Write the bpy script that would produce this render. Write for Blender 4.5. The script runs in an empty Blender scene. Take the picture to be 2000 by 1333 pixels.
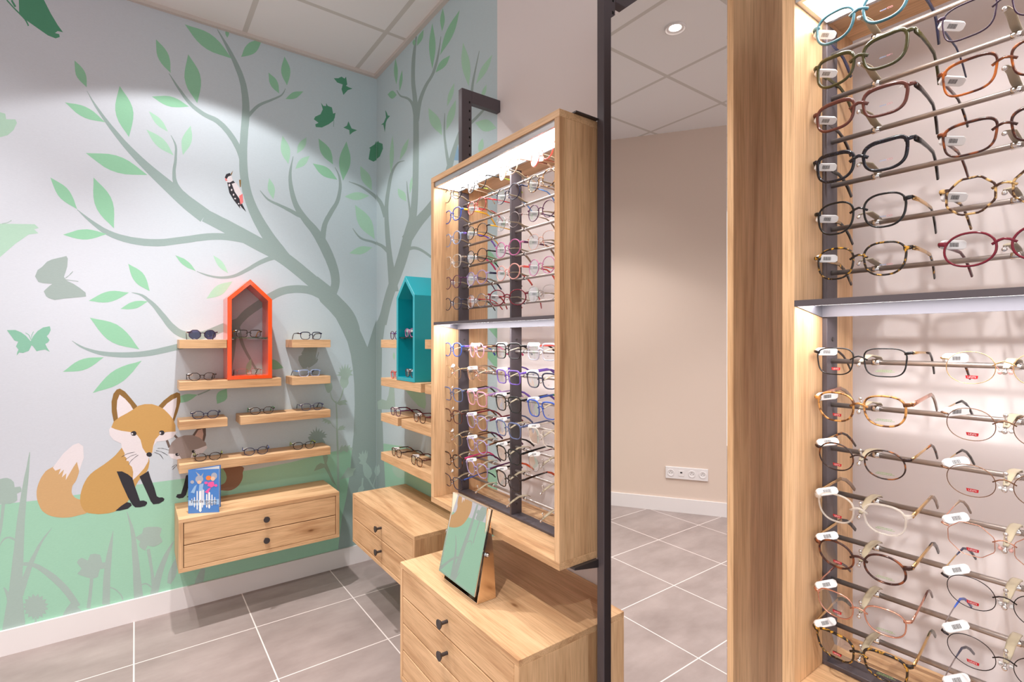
import bpy, math, random
from mathutils import Vector, Matrix
random.seed(7)
PI = math.pi
sc = bpy.context.scene
col = sc.collection

# ------------------------------------------------------------------ materials
def L(c):
    return tuple(((v/255)/12.92 if v/255 <= .04045 else (((v/255)+.055)/1.055)**2.4) for v in c)
MATS = {}
def pbr(name, rgb, rough=.5, metal=0, coat=0, spec=.5, emit=None, es=0, trans=0, alpha=1):
    if name in MATS: return MATS[name]
    m = bpy.data.materials.new(name); m.use_nodes = True
    b = m.node_tree.nodes['Principled BSDF']
    b.inputs['Base Color'].default_value = (*L(rgb), 1)
    b.inputs['Roughness'].default_value = rough
    b.inputs['Metallic'].default_value = metal
    b.inputs['Coat Weight'].default_value = coat
    b.inputs['Coat Roughness'].default_value = .08
    b.inputs['Specular IOR Level'].default_value = spec
    b.inputs['Alpha'].default_value = alpha
    if emit:
        b.inputs['Emission Color'].default_value = (*L(emit), 1)
        b.inputs['Emission Strength'].default_value = es
    MATS[name] = m
    return m
def N(m, t, **kw):
    n = m.node_tree.nodes.new(t)
    for k, v in kw.items(): setattr(n, k, v)
    return n
def link(m, a, b): m.node_tree.links.new(a, b)
def ramp(m, stops):
    r = N(m, 'ShaderNodeValToRGB'); e = r.color_ramp.elements
    while len(e) < len(stops): e.new(.5)
    for i, (p, c) in enumerate(stops):
        e[i].position = p; e[i].color = (*L(c), 1) if max(c) > 1.01 else (*c, 1)
    return r

def wood(name, axis, light=(218, 177, 134), dark=(188, 143, 102)):
    """oak veneer, grain along axis, with fibres and knots"""
    m = pbr(name, light, .48, spec=.35); b = m.node_tree.nodes['Principled BSDF']
    tc = N(m, 'ShaderNodeTexCoord'); oi = N(m, 'ShaderNodeObjectInfo')
    off = N(m, 'ShaderNodeVectorMath', operation='SCALE'); off.inputs[0].default_value = (17., 23., 31.)
    link(m, oi.outputs['Random'], off.inputs['Scale'])
    add = N(m, 'ShaderNodeVectorMath', operation='ADD')
    link(m, tc.outputs['Object'], add.inputs[0]); link(m, off.outputs[0], add.inputs[1])
    def mp(g, c):
        n = N(m, 'ShaderNodeMapping'); s = [c, c, c]; s['xyz'.index(axis)] = g
        n.inputs['Scale'].default_value = s; link(m, add.outputs[0], n.inputs['Vector']); return n
    a = N(m, 'ShaderNodeTexNoise'); a.inputs['Scale'].default_value = 2.2; a.inputs['Detail'].default_value = 5; a.inputs['Distortion'].default_value = .7
    link(m, mp(.9, 9).outputs[0], a.inputs['Vector'])
    f = N(m, 'ShaderNodeTexNoise'); f.inputs['Scale'].default_value = 3.; f.inputs['Detail'].default_value = 4
    link(m, mp(3.5, 110).outputs[0], f.inputs['Vector'])
    k = N(m, 'ShaderNodeTexVoronoi'); k.inputs['Scale'].default_value = 1.; k.inputs['Randomness'].default_value = 1
    link(m, mp(3.2, 7.5).outputs[0], k.inputs['Vector'])
    kr = ramp(m, [(0., (.16, .10, .07)), (.03, (.35, .24, .16)), (.07, (.78, .72, .66)), (.2, (1, 1, 1))])
    link(m, k.outputs['Distance'], kr.inputs[0])
    sep = N(m, 'ShaderNodeSeparateColor'); link(m, k.outputs['Color'], sep.inputs[0])
    gt = N(m, 'ShaderNodeMath', operation='GREATER_THAN'); gt.inputs[1].default_value = .5
    link(m, sep.outputs[0], gt.inputs[0])
    ra = ramp(m, [(.28, dark), (.5, light), (.75, tuple(min(255, c+14) for c in light))]); link(m, a.outputs[0], ra.inputs[0])
    rf = ramp(m, [(.33, (.74, .70, .66)), (.56, (1, 1, 1))]); link(m, f.outputs[0], rf.inputs[0])
    mx = N(m, 'ShaderNodeMix', data_type='RGBA', blend_type='MULTIPLY'); mx.inputs[0].default_value = .8
    link(m, ra.outputs[0], mx.inputs[6]); link(m, rf.outputs[0], mx.inputs[7])
    m2 = N(m, 'ShaderNodeMix', data_type='RGBA', blend_type='MULTIPLY')
    link(m, gt.outputs[0], m2.inputs[0]); link(m, mx.outputs[2], m2.inputs[6]); link(m, kr.outputs[0], m2.inputs[7])
    link(m, m2.outputs[2], b.inputs['Base Color'])
    bp = N(m, 'ShaderNodeBump'); bp.inputs['Strength'].default_value = .06; bp.inputs['Distance'].default_value = .002
    link(m, f.outputs[0], bp.inputs['Height']); link(m, bp.outputs[0], b.inputs['Normal'])
    return m
OAKX, OAKY, OAKZ = wood('oak_x', 'x'), wood('oak_y', 'y'), wood('oak_z', 'z')

def paper(name, rgb, rgb2=None):
    """printed textured wallpaper: flat ink with a faint weave"""
    m = pbr('paper_'+name, rgb, .75, spec=.2); b = m.node_tree.nodes['Principled BSDF']
    tc = N(m, 'ShaderNodeTexCoord'); mp = N(m, 'ShaderNodeMapping'); mp.inputs['Scale'].default_value = (120, 120, 500)
    link(m, tc.outputs['Object'], mp.inputs[0])
    n = N(m, 'ShaderNodeTexNoise'); n.inputs['Scale'].default_value = 1; n.inputs['Detail'].default_value = 2
    link(m, mp.outputs[0], n.inputs['Vector'])
    r = ramp(m, [(.3, (.955, .955, .955)), (.7, (1, 1, 1))]); link(m, n.outputs[0], r.inputs[0])
    mx = N(m, 'ShaderNodeMix', data_type='RGBA', blend_type='MULTIPLY'); mx.inputs[0].default_value = 1
    mx.inputs[6].default_value = (*L(rgb), 1)
    if rgb2:   # the printed sky runs from lilac grey on the left to blue green at the corner
        sp = N(m, 'ShaderNodeSeparateXYZ'); link(m, tc.outputs['Object'], sp.inputs[0])
        rg = ramp(m, [(0., rgb), (1., rgb2)])
        mr = N(m, 'ShaderNodeMapRange'); mr.inputs[1].default_value = -.2; mr.inputs[2].default_value = 1.1
        link(m, sp.outputs[0], mr.inputs[0]); link(m, mr.outputs[0], rg.inputs[0]); link(m, rg.outputs[0], mx.inputs[6])
    link(m, r.outputs[0], mx.inputs[7]); link(m, mx.outputs[2], b.inputs['Base Color'])
    return m
PAPER = dict(sky=paper('sky', (204, 208, 217), (191, 209, 215)),
    ground=paper('ground', (160, 206, 182)), leaf=paper('leaf', (146, 198, 166)), leaf_light=paper('leaf_light', (170, 212, 188)),
    dark=paper('dark', (88, 152, 122)), mid=paper('mid', (134, 184, 162)), pale=paper('pale', (172, 204, 186)), trunk=paper('trunk', (152, 171, 169)),
    butter=paper('butter', (156,170,167)), plant=paper('plant', (166, 186, 179)), plant2=paper('plant2', (168, 192, 182)),
    plantd=paper('plantd', (152, 174, 156)), plantl=paper('plantl', (172, 196, 190)), fox=paper('fox', (200, 158, 98)), foxl=paper('foxl', (206, 168, 122)),
    ear=paper('ear', (142, 108, 62)), white=paper('white', (228,220,224)), black=paper('black', (56, 54, 60)), pink=paper('pink', (236, 128, 128)),
    fox2=paper('fox2', (160, 146, 142)), fox2d=paper('fox2d', (112, 96, 90)), fox2p=paper('fox2p', (206, 172, 160)), fox2b=paper('fox2b', (150, 116, 96)),
    fox2l=paper('fox2l', (150, 190, 160)), blue=paper('blue', (140, 175, 200)))

WALLB = pbr('pinkish_paint', (232, 224, 224), .8, spec=.2)
WALLC = pbr('beige_paint', (222, 203, 190), .8, spec=.2)
WHITE = pbr('white_lacquer', (232, 226, 226), .45)
STEEL = pbr('charcoal_powder_coat', (88, 81, 86), .5, .2)
BLACKM = pbr('matt_black_metal', (66, 60, 60), .42, .3)
ALU = pbr('brushed_aluminium', (190, 188, 190), .35, .8)
ROD = pbr('satin_steel', (178, 168, 163), .36, .8)
SHELFM = pbr('grey_tray', (112, 110, 118), .5, .2)
CHROME = pbr('polished_steel', (225, 222, 220), .12, 1)
ARM = pbr('beige_plastic', (170, 156, 132), .4)
TAGM = pbr('tag_plastic', (238, 236, 236), .35)
INK = pbr('black_ink', (70, 66, 66), .6)
GOLD = pbr('rose_gold', (250, 224, 196), .16, 1)
LED = pbr('led_diffuser', (255, 252, 250), .5, emit=(255, 252, 251), es=13.)
ORANGE = pbr('orange_lacquer', (240, 76, 10), .2, coat=.5)
TEAL = pbr('teal_lacquer', (16, 166, 180), .28, coat=.4)
BULB = pbr('lamp_glow', (255, 250, 240), .5, emit=(255, 246, 236), es=30.)

def mirror_mat():
    m = bpy.data.materials.new('silvered_glass'); m.use_nodes = True; nt = m.node_tree
    nt.nodes.remove(nt.nodes['Principled BSDF']); g = N(m, 'ShaderNodeBsdfGlossy')
    g.inputs['Color'].default_value = (.86, .85, .84, 1); g.inputs['Roughness'].default_value = 0
    link(m, g.outputs[0], nt.nodes['Material Output'].inputs[0]); return m
MIRROR = mirror_mat()
def glass(name, tint, ior=1.45, coat=1.):
    """thin clear sheet: passes light, mirrors a little of it"""
    m = bpy.data.materials.new(name); m.use_nodes = True; nt = m.node_tree
    nt.nodes.remove(nt.nodes['Principled BSDF'])
    t = N(m, 'ShaderNodeBsdfTransparent'); t.inputs[0].default_value = (*tint, 1)
    g = N(m, 'ShaderNodeBsdfGlossy'); g.inputs['Roughness'].default_value = .03
    f = N(m, 'ShaderNodeFresnel'); f.inputs['IOR'].default_value = ior      # anti-reflection coated: a fraction of bare glass
    k = N(m, 'ShaderNodeMath', operation='MULTIPLY'); k.inputs[1].default_value = coat; link(m, f.outputs[0], k.inputs[0])
    mx = N(m, 'ShaderNodeMixShader'); link(m, k.outputs[0], mx.inputs[0]); link(m, t.outputs[0], mx.inputs[1]); link(m, g.outputs[0], mx.inputs[2])
    link(m, mx.outputs[0], nt.nodes['Material Output'].inputs[0]); return m
LENS = glass('clear_lens', (.955, .955, .96), 1.5, .38)
SUNLENS = glass('dark_blue_lens', (.12, .12, .26), 1.5)
SHELFGLASS = glass('green_edged_glass', (.62, .86, .76), 1.45)

def floor_mat():
    m = pbr('floor_tiles', (172, 155, 148), .42, spec=.4); b = m.node_tree.nodes['Principled BSDF']
    tc = N(m, 'ShaderNodeTexCoord'); sp = N(m, 'ShaderNodeSeparateXYZ'); link(m, tc.outputs['Object'], sp.inputs[0])
    def lines(o, ph, per, w):
        a = N(m, 'ShaderNodeMath', operation='SUBTRACT'); link(m, o, a.inputs[0]); a.inputs[1].default_value = ph - per/2
        d = N(m, 'ShaderNodeMath', operation='DIVIDE'); link(m, a.outputs[0], d.inputs[0]); d.inputs[1].default_value = per
        f = N(m, 'ShaderNodeMath', operation='FRACT'); link(m, d.outputs[0], f.inputs[0])
        c = N(m, 'ShaderNodeMath', operation='SUBTRACT'); link(m, f.outputs[0], c.inputs[0]); c.inputs[1].default_value = .5
        e = N(m, 'ShaderNodeMath', operation='ABSOLUTE'); link(m, c.outputs[0], e.inputs[0])
        g = N(m, 'ShaderNodeMath', operation='LESS_THAN'); link(m, e.outputs[0], g.inputs[0]); g.inputs[1].default_value = w/per/2
        return g.outputs[0]
    mxx = N(m, 'ShaderNodeMath', operation='MAXIMUM'); link(m, lines(sp.outputs[0], .4525, .4565, .0052), mxx.inputs[0]); link(m, lines(sp.outputs[1], 2.163, .4525, .0052), mxx.inputs[1])
    n = N(m, 'ShaderNodeTexNoise'); n.inputs['Scale'].default_value = 3.5; n.inputs['Detail'].default_value = 7; n.inputs['Roughness'].default_value = .62
    mp = N(m, 'ShaderNodeMapping'); mp.inputs['Scale'].default_value = (.8, 1.6, 1); link(m, tc.outputs['Object'], mp.inputs[0]); link(m, mp.outputs[0], n.inputs['Vector'])
    r = ramp(m, [(.3, (138, 124, 120)), (.7, (165, 151, 147))]); link(m, n.outputs[0], r.inputs[0])
    mx = N(m, 'ShaderNodeMix', data_type='RGBA'); link(m, mxx.outputs[0], mx.inputs[0]); link(m, r.outputs[0], mx.inputs[6]); mx.inputs[7].default_value = (*L((226, 214, 210)), 1)
    link(m, mx.outputs[2], b.inputs['Base Color'])
    return m, lines
FLOORM, _ = floor_mat()
def ceil_mat():
    m = pbr('ceiling_tiles', (236, 233, 233), .9, spec=.1); b = m.node_tree.nodes['Principled BSDF']
    tc = N(m, 'ShaderNodeTexCoord'); sp = N(m, 'ShaderNodeSeparateXYZ'); link(m, tc.outputs['Object'], sp.inputs[0])
    outs = []
    for o, ph in ((sp.outputs[0], .465), (sp.outputs[1], 2.56)):
        a = N(m, 'ShaderNodeMath', operation='SUBTRACT'); link(m, o, a.inputs[0]); a.inputs[1].default_value = ph - .3
        d = N(m, 'ShaderNodeMath', operation='DIVIDE'); link(m, a.outputs[0], d.inputs[0]); d.inputs[1].default_value = .6
        f = N(m, 'ShaderNodeMath', operation='FRACT'); link(m, d.outputs[0], f.inputs[0])
        c = N(m, 'ShaderNodeMath', operation='SUBTRACT'); link(m, f.outputs[0], c.inputs[0]); c.inputs[1].default_value = .5
        e = N(m, 'ShaderNodeMath', operation='ABSOLUTE'); link(m, c.outputs[0], e.inputs[0])
        g = N(m, 'ShaderNodeMath', operation='LESS_THAN'); link(m, e.outputs[0], g.inputs[0]); g.inputs[1].default_value = .012/.6
        outs.append(g.outputs[0])
    mm = N(m, 'ShaderNodeMath', operation='MAXIMUM'); link(m, outs[0], mm.inputs[0]); link(m, outs[1], mm.inputs[1])
    mx = N(m, 'ShaderNodeMix', data_type='RGBA'); link(m, mm.outputs[0], mx.inputs[0]); mx.inputs[6].default_value = (*L((236, 233, 233)), 1); mx.inputs[7].default_value = (*L((208, 203, 198)), 1)
    link(m, mx.outputs[2], b.inputs['Base Color']); return m
CEILM = ceil_mat()

def tort(name, base, spot, scale=90, th=.5):
    m = pbr(name, base, .16); b = m.node_tree.nodes['Principled BSDF']
    tc = N(m, 'ShaderNodeTexCoord'); n = N(m, 'ShaderNodeTexNoise'); n.inputs['Scale'].default_value = scale; n.inputs['Detail'].default_value = 2
    link(m, tc.outputs['Object'], n.inputs['Vector'])
    r = ramp(m, [(th-.06, base), (th+.06, spot)]); link(m, n.outputs[0], r.inputs[0]); link(m, r.outputs[0], b.inputs['Base Color'])
    return m
FR = {}
def frame_mat(key):
    if key in FR: return FR[key]
    T = dict(tort=((46, 26, 22), (150, 84, 36), 80, .58), leopard=((66, 40, 28), (216, 174, 112), 110, .52), amber=((96, 56, 26), (206, 146, 80), 120, .48),
             ytort=((34, 24, 18), (214, 156, 52), 140, .6), browntort=((58, 28, 22), (140, 72, 36), 60, .57), orangetort=((78, 36, 24), (188, 98, 34), 45, .54),
             speck=((14, 13, 22), (64, 64, 86), 500, .66), kids_leopard=((70, 46, 36), (210, 170, 120), 120, .5))
    if key in T: FR[key] = tort('acetate_'+key, *T[key])
    elif key.startswith('m_'):
        c = dict(m_gold=(214, 176, 124), m_rose=(222, 164, 142), m_silver=(170, 160, 160), m_dark=(60, 54, 56), m_blue=(70, 96, 160), m_pink=(222, 140, 160), m_bronze=(140, 104, 80), m_red=(200, 90, 90))[key]
        FR[key] = pbr('metal_'+key[2:], c, .22, .9)
    elif key.startswith('c_'):
        c = dict(c_clear=(236, 226, 214), c_pink=(240, 176, 200), c_violet=(190, 150, 210), c_rose=(250, 190, 180), c_blue=(170, 190, 230), c_grey=(190, 190, 205), c_red=(240, 100, 92), c_magenta=(214, 120, 176), c_lilac=(178, 160, 205))[key]
        m = pbr('crystal_'+key[2:], c, .12, alpha=.34 if key == 'c_clear' else .6); FR[key] = m
    else:
        c = dict(black=(14, 12, 14), teal=(60, 104, 116), olive=(62, 58, 26), brown=(112, 60, 46), purple=(56, 32, 58), darkred=(96, 28, 44), red=(196, 36, 48), berry=(116, 26, 44),
                 blue=(56, 92, 190), navy=(24, 28, 62), violet=(120, 88, 190), lime=(176, 208, 60), yellow=(236, 176, 40), orange=(232, 96, 52), pink=(226, 70, 130), grey=(92, 88, 100),
                 skyblue=(104, 156, 226), coral=(230, 90, 80), green=(60, 170, 90), brownred=(92, 48, 40), bluegrey=(98, 110, 150), slate=(52, 54, 80), plum=(88, 38, 80), white=(235, 232, 230), cream=(226, 196, 170), espresso=(40, 25, 22), taupe=(150, 124, 104))[key]
        FR[key] = pbr('acetate_'+key, c, .16)
    return FR[key]

# ------------------------------------------------------------------ mesh helpers
class MB:
    def __init__(s): s.v = []; s.f = []; s.m = []; s.k = 0; s.smooth = False
    def add(s, vs, fs):
        o = len(s.v); s.v += [tuple(v) for v in vs]
        for f in fs: s.f.append(tuple(i+o for i in f)); s.m.append(s.k)
        return s
    def box(s, x0, x1, y0, y1, z0, z1):
        return s.add([(x, y, z) for x in (x0, x1) for y in (y0, y1) for z in (z0, z1)], [(0, 1, 3, 2), (4, 6, 7, 5), (0, 4, 5, 1), (2, 3, 7, 6), (0, 2, 6, 4), (1, 5, 7, 3)])
    def prism(s, pts, fn, a, b):
        """closed 2-D outline pts, fn(p, depth) -> 3-D point, from depth a to b"""
        n = len(pts); vs = [fn(p, a) for p in pts] + [fn(p, b) for p in pts]
        return s.add(vs, [tuple(range(n))[::-1], tuple(range(n, 2*n))] + [(i, (i+1) % n, n+(i+1) % n, n+i) for i in range(n)])
    def ringprism(s, po, pi, fn, a, b):
        n = len(po); vs = [fn(p, a) for p in po] + [fn(p, a) for p in pi] + [fn(p, b) for p in po] + [fn(p, b) for p in pi]
        fs = []
        for i in range(n):
            j = (i+1) % n
            fs += [(i, j, n+j, n+i), (2*n+i, 3*n+i, 3*n+j, 2*n+j), (i, 2*n+i, 2*n+j, j), (n+i, n+j, 3*n+j, 3*n+i)]
        return s.add(vs, fs)
    def cyl(s, p, q, r, n=12, r2=None):
        p = Vector(p); q = Vector(q); d = (q-p).normalized()
        u = d.orthogonal().normalized(); w = d.cross(u); r2 = r if r2 is None else r2
        A = [p+(u*math.cos(2*PI*i/n)+w*math.sin(2*PI*i/n))*r for i in range(n)]
        B = [q+(u*math.cos(2*PI*i/n)+w*math.sin(2*PI*i/n))*r2 for i in range(n)]
        return s.add(A+B, [tuple(range(n))[::-1], tuple(range(n, 2*n))] + [(i, (i+1) % n, n+(i+1) % n, n+i) for i in range(n)])
    def ball(s, c, r, n=8):
        vs = []; fs = []
        for i in range(n+1):
            t = PI*i/n
            for j in range(n): vs.append((c[0]+r*math.sin(t)*math.cos(2*PI*j/n), c[1]+r*math.sin(t)*math.sin(2*PI*j/n), c[2]+r*math.cos(t)))
        for i in range(n):
            for j in range(n): fs.append((i*n+j, i*n+(j+1) % n, (i+1)*n+(j+1) % n, (i+1)*n+j))
        return s.add(vs, fs)
    def sweep(s, path, secs, side, n=8):
        """elliptic section (half widths along side / along the third axis) swept along a path"""
        P = [Vector(p) for p in path]; vs = []; side = Vector(side)
        for i, p in enumerate(P):
            d = (P[min(i+1, len(P)-1)]-P[max(i-1, 0)]).normalized()
            u = (side-d*side.dot(d)).normalized(); w = d.cross(u); a, b = secs[i] if isinstance(secs, list) else secs
            for j in range(n):
                t = 2*PI*(j+.5)/n; c, q = math.cos(t), math.sin(t); e = .62
                vs.append(p+u*a*math.copysign(abs(c)**e, c)+w*b*math.copysign(abs(q)**e, q))
        m = len(P); fs = [tuple(range(n))[::-1], tuple(range((m-1)*n, m*n))]
        for i in range(m-1):
            for j in range(n): fs.append((i*n+j, i*n+(j+1) % n, (i+1)*n+(j+1) % n, (i+1)*n+j))
        return s.add(vs, fs)

def mesh_obj(name, mb, mats, off=(0, 0, 0), parent=None, bevel=0, smooth=False):
    me = bpy.data.meshes.new(name)
    me.from_pydata([(v[0]-off[0], v[1]-off[1], v[2]-off[2]) for v in mb.v], [], mb.f)
    for m in (mats if isinstance(mats, (list, tuple)) else [mats]): me.materials.append(m)
    if any(mb.m): me.polygons.foreach_set('material_index', mb.m)
    if smooth or mb.smooth: me.polygons.foreach_set('use_smooth', [True]*len(me.polygons))
    me.update()
    o = bpy.data.objects.new(name, me); col.objects.link(o)
    if parent is not None: o.parent = parent
    else: o.location = off
    if bevel:
        b = o.modifiers.new('edge', 'BEVEL'); b.width = bevel; b.segments = 1; b.limit_method = 'ANGLE'
    return o
def tag(o, label, cat, group=None):
    o['label'] = label; o['category'] = cat
    if group: o['group'] = group
    return o
def thing(name, label, cat, loc, group=None):
    o = bpy.data.objects.new(name, None); col.objects.link(o); o.location = loc; o.empty_display_size = .05
    return tag(o, label, cat, group)
def part(name, t, mb, mats, bevel=0, parent=None, smooth=False):
    """mesh given in world coordinates, stored relative to its thing t (or to part parent of t)"""
    return mesh_obj(name, mb, mats, tuple(t.location), parent or t, bevel, smooth)
def struct(name, mb, mats):
    o = mesh_obj(name, mb, mats); o['kind'] = 'structure'; return o
def B(*a): return MB().box(*a)
def text_mb(body, size, fn):
    cu = bpy.data.curves.new('t', 'FONT'); cu.body = body; cu.size = size; cu.align_x = 'CENTER'; cu.resolution_u = 2
    o = bpy.data.objects.new('t', cu); col.objects.link(o)
    dg = bpy.context.evaluated_depsgraph_get(); me = bpy.data.meshes.new_from_object(o.evaluated_get(dg))
    mb = MB(); mb.add([fn(v.co.x, v.co.y) for v in me.vertices], [tuple(p.vertices) for p in me.polygons])
    bpy.data.objects.remove(o); bpy.data.curves.remove(cu); bpy.data.meshes.remove(me)
    return mb

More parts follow.
